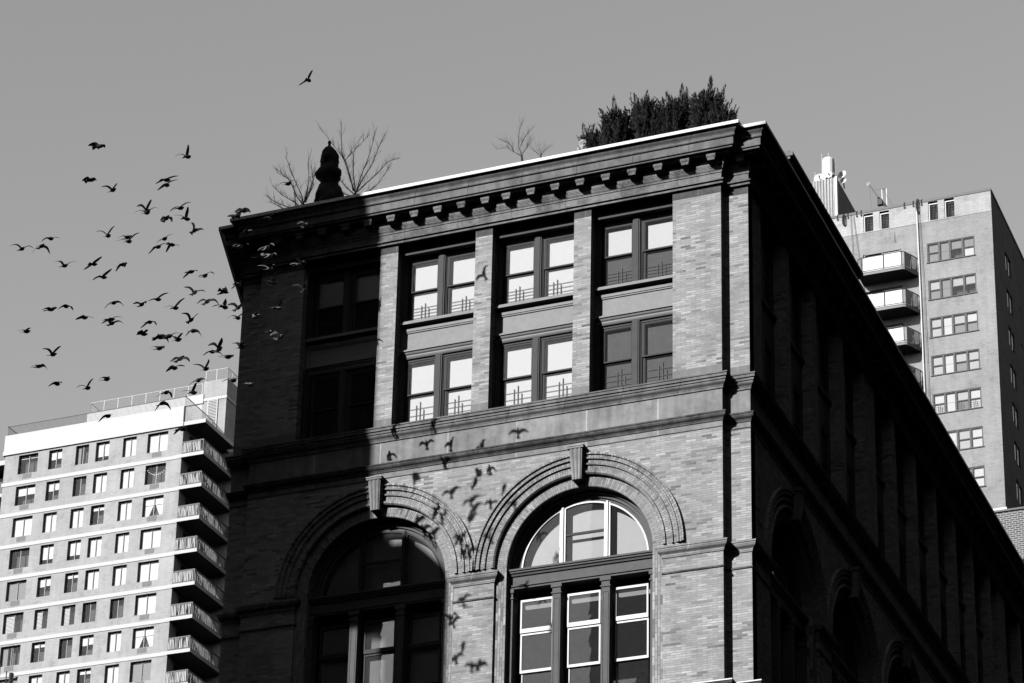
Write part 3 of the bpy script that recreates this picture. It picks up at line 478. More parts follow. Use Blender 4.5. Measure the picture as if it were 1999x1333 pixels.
# --- arches
def ring(mb, fn, cu, cz, prof, a0=0., a1=math.pi, n=48):
    """profile [(radius, depth)] turned round the arch centre, with brick UVs (along radius, along arc)"""
    for k in range(n):
        t0, t1 = a0 + (a1 - a0) * k / n, a0 + (a1 - a0) * (k + 1) / n
        L = 0.0
        for (r0, d0), (r1, d1) in zip(prof, prof[1:]):
            sgm = math.hypot(r1 - r0, d1 - d0); q = lambda r, d, t: fn(cu - r * math.cos(t), cz + r * math.sin(t), d)
            rm = 3.0
            mb.quad(q(r0, d0, t0), q(r0, d0, t1), q(r1, d1, t1), q(r1, d1, t0), [(L, t0 * rm), (L, t1 * rm), (L + sgm, t1 * rm), (L + sgm, t0 * rm)]); L += sgm
def arch(fn, cu, cz, k, dark):
    m_ = MB(); ring(m_, fn, cu, cz, [(RO * k, .14), (RO * k, -.02), (2.79 * k, -.07), (2.85 * k, -.07), (2.87 * k, -.01), (3.03 * k, -.015), (3.05 * k, -.075), (3.10 * k, -.08), (3.12 * k, -.03), (3.22 * k, -.035), (3.24 * k, -.10), (3.29 * k, -.105), (3.31 * k, -.07), (3.36 * k, -.08), (3.38 * k, -.13), (3.45 * k, -.13), (3.45 * k, .0)])
    build('archivolt', m_, M['voussoir'], BR, org=fn(cu, cz, 0))
    m_ = MB(); ring(m_, fn, cu, cz, [(RI * k, .75), (RI * k, .12), (RI * k + .02, .10), (RO * k + .01, .10)])
    for s_ in (-1, 1):
        a, b = sorted((cu + s_ * RI * k, cu + s_ * RO * k)); q = lambda u, z, d: fn(u, z, d)
        m_.quad(q(a, 29, .10), q(b, 29, .10), q(b, cz, .10), q(a, cz, .10), [(29, a), (29, b), (cz, b), (cz, a)])
        e = cu + s_ * RI * k
        m_.quad(q(e, 29, .10), q(e, 29, .75), q(e, cz, .75), q(e, cz, .10), [(29, 0), (29, .45), (cz, .45), (cz, 0)])
    build('arch_order', m_, M['voussoir'], BR, org=fn(cu, cz, 0))
    # keystone: tapered, fluted, with a cap
    m_ = MB()
    zt, zb = cz + 3.62 * k, cz + 2.52 * k; wt, wb = .245, .15
    zcap = zt - .10
    N = 18
    def flute(t): return -.30 - .02 + (.03 * abs(math.sin(t * math.pi * 3)) if .08 < t < .92 else 0) * -1 + (.0)
    rows = []
    for z, hw, dd in ((zcap, wt - .03, 0), (zb, wb, .12)):
        rows.append([fn(cu + hw * (2 * j / N - 1), z, flute(j / N) + dd) for j in range(N + 1)])
    for j in range(N): m_.quad(rows[1][j], rows[1][j + 1], rows[0][j + 1], rows[0][j])
    for hwi, j in ((-1, 0), (1, N)): m_.quad(rows[0][j], rows[1][j], fn(cu + hwi * wb, zb, .1), fn(cu + hwi * (wt - .03), zcap, .1))
    m_.quad(rows[1][0], rows[1][N], fn(cu + wb, zb, .1), fn(cu - wb, zb, .1))
    b0 = [(-wt - .02, -.36), (wt + .02, -.36), (wt + .02, .1), (-wt - .02, .1)]
    m_.prism(b0, lambda p, q, a: fn(cu + p, a, q), zcap, zt - .03); m_.prism([(p * 1.06, q - .02 if q < 0 else q) for p, q in b0], lambda p, q, a: fn(cu + p, a, q), zt - .028, zt)
    build('keystone', m_, M['sash'] if dark else M['band'], BR, org=fn(cu, cz, 0))
for cu, cz in AC: arch(fx, cu, cz, 1.0, False)
for cu, cz in SC: arch(sxf, cu, cz, KS, False)
# --- imposts and pier neckings
IM = [(0, 35.93), (.03, 35.93), (.03, 35.98)] + cyma(.04, 35.99, .15, 36.14, 6) + [(.16, 36.15), (.16, 36.20), (.18, 36.205), (.18, 36.26), (0, 36.29)]
NK = [(0, 35.40), (.035, 35.41), (.035, 35.46), (0, 35.47)]
def run(name, prof, path, mat):
    m_ = MB(); sweep(m_, prof, path); return build(name, m_, mat, BR)
d_ = .45
seg = [[(-2.69, YF + d_), (-2.69, YF), (FR, YF), (FR, 0), (XR, 0), (XR, SC[0][0] - RO * KS), (XR - d_, SC[0][0] - RO * KS)],
       [(-9.53, YF + d_), (-9.53, YF), (-8.19, YF), (-8.19, YF + d_)],
       [(XL - .68, 2.0), (XL, 0), (FL, 0), (FL, YF), (-15.03, YF), (-15.03, YF + d_)]]
for (c0, _), (c1, _) in zip(SC, SC[1:]): seg.append([(XR - d_, c0 + RO * KS), (XR, c0 + RO * KS), (XR, c1 - RO * KS), (XR - d_, c1 - RO * KS)])
for s_ in seg: run('impost', IM, s_, M['band']); run('necking', NK, s_, M['sooty'])

# --- upper windows
YW = YF + .57
def guard_mesh(w_, h_, seed):
    r_ = random.Random(seed); m_ = MB(); n_ = r_.choice((4, 5))
    for k in range(n_): z = .06 + (h_ - .1) * k / (n_ - .6); m_.box(0, w_, -.006, .006, z, z + .013)
    c = w_ * r_.uniform(.35, .62)
    for dx, hh in ((-.13, h_), (0, h_ * 1.12), (.13, h_ * .8)): m_.box(c + dx - .012, c + dx + .012, -.012, .008, 0, hh)
    return m_
def sash_window(parent, x0, x1, z0, z1, zr, kind, fr, ss, blinds, guard, seed):
    """paired double-hung window in a stepped recess; blinds = kinds (left upper, left lower, right upper, right lower)"""
    xm = (x0 + x1) / 2 - .02; YC = YF + .29
    m_ = MB()
    # outer casing: a thin lit edge, then stepped back to the sashes
    for a, b_, e in ((x0, x0 + .035, 1), (x1 - .035, x1, -1)):
        m_.box(a, b_, YC, YW + .12, z0, z1)
        if e > 0: m_.box(b_, b_ + .06, YC + .10, YW + .12, z0, z1); m_.box(b_ + .06, b_ + .10, YC + .17, YW + .12, z0, z1)
        else: m_.box(a - .06, a, YC + .10, YW + .12, z0, z1); m_.box(a - .10, a - .06, YC + .17, YW + .12, z0, z1)
    if kind == 'u':
        m_.box(x0 + .035, x1 - .035, YC, YW + .12, z1 + .02, z1 + .095); m_.box(x0 + .035, x1 - .035, YC + .05, YW + .12, z1 + .097, z1 + .32)
    m_.box(x0 + .135, x1 - .135, YW - .06, YW + .12, z1 - .05, z1 + .018); m_.box(x0 + .135, x1 - .135, YW + .0, YW + .12, z1 - .13, z1 - .052)
    m_.box(xm - .13, xm + .115, YW - .06, YW + .12, z0, z1 - .052); m_.box(xm - .09, xm + .07, YW - .085, YW - .062, z0 + .03, z1 - .06)
    m_.box(xm + .115, xm + .15, YW - .01, YW + .12, z0, z1 - .132); m_.box(xm + .15, xm + .18, YW + .02, YW + .12, z0, z1 - .132)
    m_.box(x0 + .135, x1 - .135, YW - .03, YW + .12, z0, z0 + .05)
    win = build('window', m_, fr, parent, org=(x0, YW, z0))
    k = 0
    for (a, b_) in ((x0 + .19, xm - .13), (xm + .18, x1 - .135)):
        for up in (1, 0):
            za, zb = (zr - .03, z1 - .13) if up else (z0 + .05, zr + .03)
            y = YW + (.02 if up else .065)
            s_ = MB(); t = .075; bt_ = .05 if up else .085
            s_.box(a, a + t, y, y + .035, za, zb); s_.box(b_ - t * .8, b_, y, y + .035, za, zb); s_.box(a + t, b_ - t * .8, y, y + .035, za, za + bt_); s_.box(a + t, b_ - t * .8, y, y + .035, zb - t * .9, zb)
            s_.box(a + t, a + t + .02, y + .012, y + .03, za + bt_, zb - t * .9); s_.box(a + t + .02, b_ - t * .8, y + .012, y + .03, zb - t * .9 - .02, zb - t * .9)
            so = build('sash', s_, ss, win)
            p_ = MB(); p_.quad((a + t, y + .018, za + bt_), (b_ - t * .8, y + .018, za + bt_), (b_ - t * .8, y + .018, zb - t * .9), (a + t, y + .018, zb - t * .9))
            build('pane', p_, M['glass'] if blinds[k] != 'g' else M['glassd'], win)
            bk = blinds[k]; k += 1
            if bk in 'wvbs':
                q_ = MB(); q_.box(a + .01, b_ - .01, YW + .15, YW + .158, za, zb); build('blind', q_, M[{'w': 'blindw', 'v': 'blind', 'b': 'blindg', 's': 'reflgrey'}[bk]], win)  # 's' sheets paint the grey reflection of the panes, no blind hangs there
            if not up and guard:
                gmh = guard_mesh(b_ - a - .02, (.62 if guard == 1 else .92), seed * 7 + k)
                gmh.v = [(x + a + .01, yy + YW + .125, z + za + .05) for x, yy, z in gmh.v]; build('window_guard', gmh, M['rod'], win)
    return win
BLU = ['wgwg', 'wwww', 'wwww', 'wsws']; BLL = ['gggg', 'wwww', 'wwww', 'ssss']
for i, (a, b) in enumerate(BAYS):
    # order of kinds: left upper, left lower, right upper, right lower
    ku = BLU[i]
    sash_window(BR, a, b, 45.80, 48.25, 47.02, 'u', M['frame'], M['sash'], ku, 1, i)
    sash_window(BR, a, b, 41.86, 44.56, 43.24, 'l', M['frame'], M['sash'], BLL[i], 2, i + 10)
    m_ = MB()
    # sill, panel and the little cornice over the lower light
    m_.prism([(-.27, 45.70), (-.27, 45.77), (-.24, 45.78), (-.24, 45.82), (-.22, 45.83), (.12, 45.86), (.12, 45.60), (-.04, 45.60), (-.04, 45.66)], lambda p, q, c: (c, YW + p, q), a, b)
    m_.box(a, b, YW - .05, YW + .1, 44.80, 45.60)
    for u0, u1, z0, z1, dd in ((a, b, 45.50, 45.595, .06), (a, b, 44.80, 44.86, .05), (a, a + .08, 44.86, 45.50, .05), (b - .08, b, 44.86, 45.50, .05), (a + .08, b - .08, 45.45, 45.50, .035), (a + .08, a + .13, 44.86, 45.45, .035), (b - .13, b - .08, 44.86, 45.45, .035)):
        m_.box(u0, u1, YW - .05 - dd, YW - .052, z0, z1)
    m_.prism([(-.06, 44.56), (-.08, 44.60), (-.08, 44.64), (-.12, 44.67), (-.15, 44.72), (-.19, 44.74), (-.19, 44.79), (.1, 44.80), (.1, 44.56)], lambda p, q, c: (c, YW + p, q), a, b)
    build('spandrel_panel', m_, M['spandrel'], BR, org=(a, YW, 44.56))
# --- arched windows
def fan_window(fn, cu, cz, k, white, blind, parent=BR):
    D = .50; rg = 2.10 * k
    m_ = MB(); ring(m_, fn, cu, cz, [(RI * k - .002, .43), (RI * k - .09, .42), (RI * k - .10, .50), (rg + .10, .51), (rg + .09, .57), (rg, .58), (rg, .70)])
    # transom: moulded beam across the springing, four pilasters below
    hw = RI * k - .003
    m_.prism([(.70, 35.76), (.34, 35.76), (.34, 35.82), (.30, 35.83), (.30, 35.88), (.36, 35.90), (.36, 36.16), (.31, 36.18), (.29, 36.23), (.24, 36.26), (.24, 36.31), (.20, 36.32), (.20, 36.38), (.70, 36.42)], lambda p, q, c: fn(c, q, p), cu - hw, cu + hw)
    P4 = [cu - hw + .07, cu - .80 * k, cu + .80 * k, cu + hw - .07]
    for j, p in enumerate(P4):
        h_ = .07 if j in (0, 3) else .135
        m_.prism([(p - h_, .31), (p + h_, .31), (p + h_, .72), (p - h_, .72)], lambda a_, b_, c: fn(a_, c, b_), 29.5, 35.42)
        m_.prism([(p - h_ - .03, .28), (p + h_ + .03, .28), (p + h_ + .03, .72), (p - h_ - .03, .72)], lambda a_, b_, c: fn(a_, c, b_), 35.42, 35.47)
        m_.prism([(p - h_, .305), (p + h_, .305), (p + h_, .72), (p - h_, .72)], lambda a_, b_, c: fn(a_, c, b_), 35.47, 35.62)
        m_.prism([(p - h_ - .04, .27), (p + h_ + .04, .27), (p + h_ + .04, .72), (p - h_ - .04, .72)], lambda a_, b_, c: fn(a_, c, b_), 35.62, 35.76)
        if h_ > .1:
            for e in (-1, 1): m_.prism([(p + e * .085 - .012, .295), (p + e * .085 + .012, .295), (p + e * .085 + .012, .309), (p + e * .085 - .012, .309)], lambda a_, b_, c: fn(a_, c, b_), 29.6, 35.25)
            m_.prism([(p - .085, .295), (p + .085, .295), (p + .085, .309), (p - .085, .309)], lambda a_, b_, c: fn(a_, c, b_), 35.25, 35.275)
    win = build('arched_window', m_, M['transom'], parent, org=fn(cu, cz, 0))
    ss = M['white'] if white else M['sash']
    t = .052; bx = lambda mb, u0, u1, z0, z1, d0, d1: mb.prism([(u0, d0), (u1, d0), (u1, d1), (u0, d1)], lambda a_, b_, c: fn(a_, c, b_), z0, z1)
    mu = .735 * k; s_ = MB(); ring(s_, fn, cu, cz, [(rg + .001, .68), (rg + .001, .58), (rg - t, .58), (rg - t, .63)])
    bx(s_, cu - rg, cu + rg, 36.40, 36.40 + t, .58, .65)
    for e in (-1, 1):
        zt = cz + math.sqrt(rg ** 2 - mu ** 2)
        bx(s_, cu + e * mu - .10, cu + e * mu - .035, 36.4 + t, zt, .57, .65); bx(s_, cu + e * mu - .03, cu + e * mu + .035, 36.4 + t, zt + .04, .53, .65); bx(s_, cu + e * mu + .04, cu + e * mu + .10, 36.4 + t, zt, .57, .65)
    build('fan_sash', s_, ss, win)
    s_ = MB(); bx(s_, cu - mu + .1, cu + mu - .1, 37.42, 37.50, .59, .64); build('meeting_rail', s_, ss if not white else M['sash'], win)
    p_ = MB(); N = 24
    pts = [(cu - (rg - .02) * math.cos(math.pi * j / N), cz + (rg - .02) * math.sin(math.pi * j / N)) for j in range(N + 1)]
    for a_, b_ in zip(pts, pts[1:]): p_.quad(fn(a_[0], 36.44, .62), fn(b_[0], 36.44, .62), fn(b_[0], max(b_[1], 36.45), .62), fn(a_[0], max(a_[1], 36.45), .62))
    build('fan_pane', p_, M['glass'] if white else M['glassl'], win)
    if blind:
        q_ = MB()
        for a_, b_ in zip(pts, pts[1:]): q_.quad(fn(a_[0], 36.42, .86), fn(b_[0], 36.42, .86), fn(b_[0], max(b_[1], 36.45), .86), fn(a_[0], max(a_[1], 36.45), .86))
        build('fan_blind', q_, blind, win)
    for e in (-1, 0, 1):
        c_ = cu + e * 1.545 * k; h_ = .54 * k
        for zi, (za, zb, dd) in enumerate(((34.36, 35.46, .57), (33.05, 34.36, .61), (29.6, 33.05, .66))):
            s_ = MB()
            if zi < 2:
                bx(s_, c_ - h_, c_ - h_ + t, za, zb, dd, dd + .05); bx(s_, c_ + h_ - t, c_ + h_, za, zb, dd, dd + .05)
                bx(s_, c_ - h_ + t, c_ + h_ - t, za, za + (.14 if zi == 0 else .09), dd, dd + .05); bx(s_, c_ - h_ + t, c_ + h_ - t, zb - .075, zb, dd, dd + .05)
            else:
                bx(s_, c_ - h_ + .04, c_ - h_ + .07, za, zb, dd, dd + .03)
            build('sash', s_, ss, win)
            p_ = MB(); p_.quad(fn(c_ - h_ + .02, za + .02, dd + .025), fn(c_ + h_ - .02, za + .02, dd + .025), fn(c_ + h_ - .02, zb - .02, dd + .025), fn(c_ - h_ + .02, zb - .02, dd + .025)); build('pane', p_, M['glassd'] if white else M['glassl'], win)
        if blind and not white:
            q_ = MB(); bx(q_, c_ - h_, c_ + h_, 30.0, 35.4, .80, .81); build('curtain', q_, M['blindg'] if e == 0 else M['blind'], win)
        if white:
            l_ = MB(); bx(l_, c_ - .66, c_ + .42, 35.46, 35.56, 1.25, 1.35); build('ceiling_lamp', l_, M['lamp'], win)
    return win
fan_window(fx, *AC[0], 1.0, True, M['lunblind'])
fan_window(fx, *AC[1], 1.0, False, M['lunblind'])
for cu, cz in SC: fan_window(sxf, cu, cz, KS, False, None)
# --- side windows, plain pairs
def side_window(a, b, z0, z1, zr):
    m_ = MB(); X = -.42; bx = lambda u0, u1, za, zb, d0, d1: m_.box(-d1, -d0, u0, u1, za, zb)
    bx(a, a + .15, z0, z1, .38, .5); bx(b - .15, b, z0, z1, .38, .5); bx(a, b, z1 - .14, z1 + .18, .40, .5); bx((a + b) / 2 - .12, (a + b) / 2 + .12, z0, z1, .34, .5)
    bx(a + .15, b - .15, zr - .04, zr + .04, .43, .5); bx(a, b, z0 - .05, z0 + .06, .28, .5)
    win = build('window', m_, M['frame'], BR, org=(X, a, z0))
    p_ = MB(); p_.quad((-.46, a + .1, z0), (-.46, b - .1, z0), (-.46, b - .1, z1), (-.46, a + .1, z1)); build('pane', p_, M['glass'], win)
for a, b in SB[:12]:
    side_window(a, b, 45.80, 48.37, 47.02); side_window(a, b, 41.92, 44.56, 43.24)
for a, b in SB:
    m_ = MB(); m_.box(-.5, -.38, a, b, 44.56, 45.74); m_.box(-.40, -.30, a, b, 45.70, 45.76); build('spandrel_panel', m_, M['transom'], BR, org=(-.4, a, 44.56))
# --- rooms behind the glass: floors and partitions
m_ = MB(); m_.box(FL + .2, -.7, 3.6, 3.7, 24, 49.6)
for z in (45.15, 41.2, 35.75, 29.2): m_.box(FL + .2, -.7, YW + .35, 3.55, z - .12, z + .12)
for x in (FL + .2, -8.86, -.9): m_.box(x - .06, x + .06, YW + .35, 3.5, 24, 49.6)
m_.box(-3.2, -3.1, 3.75, YB - 1, 24, 49.6)
for z in (45.15, 41.2, 35.75): m_.box(-3.05, -.55, 3.75, YB - 1, z - .12, z + .12)
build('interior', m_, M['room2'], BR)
# ================================================================ pale apartment tower, far left
M['pale_brick'] = brickmat('pale_brick', .40, .42, .10, .008, .12, .42, cluster=.1, bump=.1)
M['pale_band'] = plain('pale_concrete', .58, .8, .04)
M['curtain'] = plain('white_curtain', .92, .8, .05)
M['conc_soffit'] = plain('concrete_soffit', .30, .9, .1)
M['vent'] = stonemat('vent_grille', .20, .1, 0, .6)
M['alu'] = plain('dark_aluminium', .05, .4, .1, .5)
M['rail'] = plain('railing_paint', .07, .5, .1)
M['strips'] = None
def stripmat(name, lo, hi, fx_, axis=0):
    m, nt, n, l, b = newmat(name); ge = n.new('ShaderNodeNewGeometry'); mp = n.new('ShaderNodeMapping')
    mp.inputs['Scale'].default_value = (fx_, fx_, .25); l.new(ge.outputs['Position'], mp.inputs[0])
    l.new(ramp(n, l, noise(n, l, mp.outputs[0], 1.0, 3, .7), [(.40, lo), (.46, hi), (.56, hi * .9), (.63, lo)]), b.inputs['Base Color']); return m
M['strips'] = stripmat('weathered_slats', .03, .60, 3.2)
YL = 120.0
PT = thing('apartment_tower', (-98, YL, 0), 'pale brick apartment tower with white bands and corner balconies at lower left', 'building')
lf = lambda u, z, d: (u, YL + d, z)
LC = [(-105.47, -103.48), (-102.36, -101.02), (-99.62, -98.31), (-97.59, -96.24), (-94.87, -93.53), (-92.42, -90.40)]
PITCH = 3.065; NR = 11
wins = [(a, b, 108.60 - PITCH * r, 110.46 - PITCH * r) for r in range(NR) for a, b in LC]
m_ = MB(); holes(m_, -106.9, -88.93, 70, 110.64, wins, lf, .28)
m_.quad((-88.93, YL, 0), (-88.93, YL + 22, 0), (-88.93, YL + 22, 110.6), (-88.93, YL, 110.6)); m_.quad((-106.9, YL, 0), (-106.9, YL + 22, 0), (-106.9, YL + 22, 110.6), (-106.9, YL, 110.6)); m_.quad((-106.9, YL, 0), (-88.93, YL, 0), (-88.93, YL, 70), (-106.9, YL, 70))
# recess behind the balconies, far wing and the rear block
m_.box(-88.9, -81.0, YL + 5.6, YL + 22, 0, 110.4)
build('wall', m_, M['pale_brick'], PT)
m_ = MB()
for r in range(NR): z = 110.60 - PITCH * r - (0 if r else 0); m_.box(-107.0, -88.93, YL - .05, YL + .2, z + .03, z + .38) if r else None
build('floor_band', m_, M['pale_band'], PT)
m_ = MB(); m_.box(-107.05, -88.96, YL - .10, YL + .25, 111.06, 112.62); m_.box(-107.1, -88.9, YL - .14, YL + 5.6, 110.64, 111.055); m_.box(-107.05, -106.8, YL + .25, YL + 5, 111.06, 112.62); build('roof_parapet', m_, M['pale_band'], PT)
# windows: one prototype per size and kind of curtain
def lw(kind, w_):
    h_ = 1.86; fr = MB(); d = .22
    for a, b, c, e in ((0, .05, 0, h_), (w_ - .05, w_, 0, h_), (.05, w_ - .05, 0, .06), (.05, w_ - .05, h_ - .06, h_), (w_ / 2 - .035, w_ / 2 + .035, .06, h_ - .06)): fr.box(a, b, d, d + .06, c, e)
    kids = [('pane', [(0, 0, w_, h_, .25)], 'glassd')]
    B_ = []
    if kind in 'wW': B_ = [(.03, .04, w_ / 2 - .02, h_, .31), (w_ / 2 + .02, .04 if kind == 'W' else .10, w_ - .03, h_, .31)]
    if kind == 'h': B_ = [(.03, h_ * .55, w_ / 2 - .02, h_ - .1, .31), (w_ / 2 + .02, h_ * .58, w_ - .03, h_ - .1, .31)]
    if kind == 't': B_ = [(.03, h_ * .78, w_ / 2 - .04, h_ - .14, .31), (w_ / 2 + .04, h_ * .78, w_ - .03, h_ - .14, .31)]
    if kind == 'q': B_ = [(.03, h_ * .3, w_ / 2 - .03, h_ - .05, .31), (w_ / 2 + .03, h_ * .3, w_ - .03, h_ - .05, .31)]
    if kind == 's': B_ = [(.04, .08 + .125 * k, w_ * .5, .08 + .125 * k + .08, .30) for k in range(14)]
    if kind == 'g': B_ = [(.03, .04, w_ - .03, h_, .31)]
    if kind == 'c': B_ = [(.03, .04, w_ * .3, h_, .31), (w_ * .45, .04, w_ * .56, h_, .31)]
    if kind == 'l': B_ = [(.1, h_ - .30, w_ / 2 - .05, h_ - .25, .31), (w_ / 2 + .05, h_ - .30, w_ - .05, h_ - .25, .31)]
    return fr, kids, B_, kind
LM = {}
def lwin(kind, w_, x, z, slot):
    key = (kind, round(w_, 2))
    if key not in LM:
        fr, kids, B_, k = lw(kind, w_); E = [fr.mesh('window', M['alu'])]
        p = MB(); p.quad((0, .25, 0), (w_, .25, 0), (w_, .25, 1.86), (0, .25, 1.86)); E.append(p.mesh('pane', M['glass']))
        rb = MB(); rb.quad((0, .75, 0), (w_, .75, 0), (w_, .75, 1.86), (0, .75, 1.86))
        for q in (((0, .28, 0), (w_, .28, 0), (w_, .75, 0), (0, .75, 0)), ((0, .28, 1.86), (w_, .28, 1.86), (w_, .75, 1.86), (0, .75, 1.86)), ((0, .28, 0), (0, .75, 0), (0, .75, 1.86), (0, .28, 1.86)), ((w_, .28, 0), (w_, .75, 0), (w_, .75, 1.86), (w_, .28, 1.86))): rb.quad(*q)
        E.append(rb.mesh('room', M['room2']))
        if B_ or kind == 'T':
            bb = MB()
            for a, c, b, e, d in B_: bb.box(a, b, d, d + .012, c, e)
            if kind == 'T':
                h_ = 1.86
                for s_ in (0, 1):
                    fl = (lambda q: w_ - q) if s_ else (lambda q: q)
                    bb.prism([(fl(.04), h_ * .62), (fl(w_ / 2 - .04), h_ * .62), (fl(w_ / 2 - .04), h_ - .08), (fl(.04), h_ - .08)], lambda p_, q_, c: (p_, c, q_), .31, .32)
                    bb.prism([(fl(.04), .08), (fl(w_ * .24), .10), (fl(w_ * .44), h_ * .6), (fl(.04), h_ * .6)], lambda p_, q_, c: (p_, c, q_), .33, .34)
            E.append(bb.mesh('curtain', M['curtain'] if kind in 'wWhtqslT' else M['blindg']))
        LM[key] = E
    E = LM[key]; o = put('window', E[0], PT, (x, YL, z))
    for me in E[1:]: put(me.name.split('.')[0], me, o)
    return o
LK = ['lhcqWW', 'khgwwG', 'Wwwthk', 'gqqwwW', 'ghtwwW', 'gssddW'.replace('d', 'd'), 'ctdhwT', 'gwwtwg', 'whdwWw', 'wwhdww', 'hwwdhw']
LK = ['ldcqwW', 'hhdwwd', 'WwwtwT', 'dqqwwW', 'ghtwwW', 'sssddW', 'ctdhwT', 'gwwtwg', 'whdwWw', 'wwhdww', 'hwwdhw']
LK[0] = 'lhcqwW'
for r in range(NR):
    for c, (a, b) in enumerate(LC): lwin(LK[r][c], b - a, a, 108.60 - PITCH * r, c)
# string of lights hung in one window
m_ = MB()
for k in range(11):
    t = k / 10; x = -92.3 + 1.8 * t; z = 107.0 - .55 * math.sin(math.pi * t) ** .8 - PITCH * 0; m_.box(x - .045, x + .045, YL + .20, YL + .215, z - .03, z + .03)
build('light_garland', m_, M['flash'], PT)
# air-conditioner sleeves under the wide windows
vm = MB()
for k in range(5): vm.box(0, .86, -.02, .0, .06 + .08 * k, .10 + .08 * k)
vm.box(-.03, .89, -.012, -.006, 0, .47); vmesh = vm.mesh('vent_grille', M['vent'])
for r in range(NR):
    for x in (-104.9, -91.85): put('vent_grille', vmesh, PT, (x, YL, 108.1 - PITCH * r))
# balconies
bm_ = MB(); bm_.box(-89.4, -86.75, YL - .06, YL + 5.55, -.31, 0); slab = bm_.mesh('balcony', M['pale_band'], (-88.0, YL, 0))
rm_ = MB(); X0, X1 = -89.28, -86.86
for z, h_ in ((.04, .09), (1.08, .13)): rm_.box(X0, X1, YL + .02, YL + .08, z, z + h_); rm_.box(X1 - .06, X1, YL + .08, YL + 5.4, z, z + h_)
for k in range(3): x = X0 + (X1 - X0 - .06) * k / 2; rm_.box(x, x + .09, YL + .015, YL + .085, 0, 1.18)
for k in range(1, 5): y = YL + 5.3 * k / 4; rm_.box(X1 - .065, X1 + .005, y, y + .06, 0, 1.18)
rmesh = rm_.mesh('railing', M['rail'], (-88.0, YL, 0))
sm_ = MB()
for k in range(15): x = X0 + .05 + (X1 - X0 - .15) * k / 15; sm_.box(x, x + .095, YL + .04, YL + .06, .16, 1.09)
for k in range(30): y = YL + .12 + 5.1 * k / 30; sm_.box(X1 - .04, X1 - .02, y, y + .085, .16, 1.09)
smesh = sm_.mesh('slat_screen', M['strips'], (-88.0, YL, 0))
gl_ = MB(); gl_.box(-88.92, -88.90, YL + 1.2, YL + 3.6, .1, 2.3); gmesh = gl_.mesh('balcony_door', M['glassd'], (-88.0, YL, 0))
for r in range(10):
    z = 107.94 - PITCH * r; o = put('balcony', slab, PT, (-88.0, YL, z))
    put('railing', rmesh, o); put('slat_screen', smesh, o); put('balcony_door', gmesh, o)
m_ = MB(); m_.box(-89.4, -86.75, YL - .06, YL + 5.55, 110.68, 111.04); build('roof_terrace', m_, M['pale_band'], PT)
# roof terraces and penthouse
m_ = MB(); m_.box(-101.75, -90.05, YL + 5, YL + 20, 110.7, 115.40); m_.box(-101.85, -89.95, YL + 4.9, YL + 20, 115.402, 116.32); build('penthouse', m_, M['pale_band'], PT)
m_ = MB(); m_.box(-90.04, -87.66, YL + 5, YL + 20, 110.7, 115.58); m_.box(-90.04, -87.66, YL + 5, YL + 20, 115.86, 117.58); build('stair_tower', m_, M['pale_brick'], PT)
m_ = MB(); m_.box(-90.1, -87.60, YL + 4.94, YL + 20, 115.585, 115.855); build('tower_band', m_, M['pale_band'], PT)
m_ = MB(); m_.box(-89.5, -89.40, YL + 4.9, YL + 4.99, 112.7, 115.58); m_.box(-88.55, -88.45, YL + 4.9, YL + 4.99, 112.7, 115.58)
for k in range(19): z = 112.75 + k * .15; m_.box(-89.4, -88.55, YL + 4.90, YL + 4.96, z, z + .085)
build('louvre', m_, M['pale_band'], PT)
def glass_rail(name, pts, z, h_, n, post, mat, gm_):
    m_ = MB(); G_ = MB()
    for (x0, y0), (x1, y1) in zip(pts, pts[1:]):
        L = math.hypot(x1 - x0, y1 - y0); k_ = max(1, round(L / n))
        m_.tube([(x0, y0, z + h_), (x1, y1, z + h_)], .035, 5)
        for j in range(k_ + 1):
            t = j / k_; m_.tube([(x0 + (x1 - x0) * t, y0 + (y1 - y0) * t, z), (x0 + (x1 - x0) * t, y0 + (y1 - y0) * t, z + h_)], post, 5)
        G_.quad((x0, y0, z + .1), (x1, y1, z + .1), (x1, y1, z + h_ - .06), (x0, y0, z + h_ - .06))
    o = build(name, m_, mat, PT)
    if gm_: build('rail_glass', G_, gm_, o)
M['railw'] = plain('white_railing', .7, .5, .05); M['railglass'] = glassmat('rail_glass', 1.0, .80, .0, .10); M['mesh'] = glassmat('rail_mesh', .2, .72, .2, .05)
glass_rail('glass_railing', [(-101.7, YL + 9), (-101.7, YL + 5.1), (-90.2, YL + 5.1)], 116.32, 1.15, 1.45, .05, M['railw'], M['railglass'])
glass_rail('glass_railing', [(-89.9, YL + 5.1), (-87.75, YL + 5.1), (-87.75, YL + 12)], 117.6, 1.05, 1.0, .05, M['railw'], M['railglass'])
m_ = MB()
for k in range(150): x = -106.9 + 18 * k / 150; m_.box(x, x + .022, YL + .1, YL + .12, 112.62, 113.60)
m_.box(-106.95, -88.95, YL + .08, YL + .14, 113.58, 113.64)
for k in range(40): y = YL + .1 + 4.8 * k / 40; m_.box(-88.97, -88.95, y, y + .022, 111.04, 113.6); m_.box(-106.95, -106.93, y, y + .022, 112.62, 113.6)
m_.box(-88.98, -88.94, YL, YL + 5, 113.58, 113.64); m_.box(-106.96, -106.92, YL, YL + 5, 113.58, 113.64)
build('bar_railing', m_, M['rail'], PT)
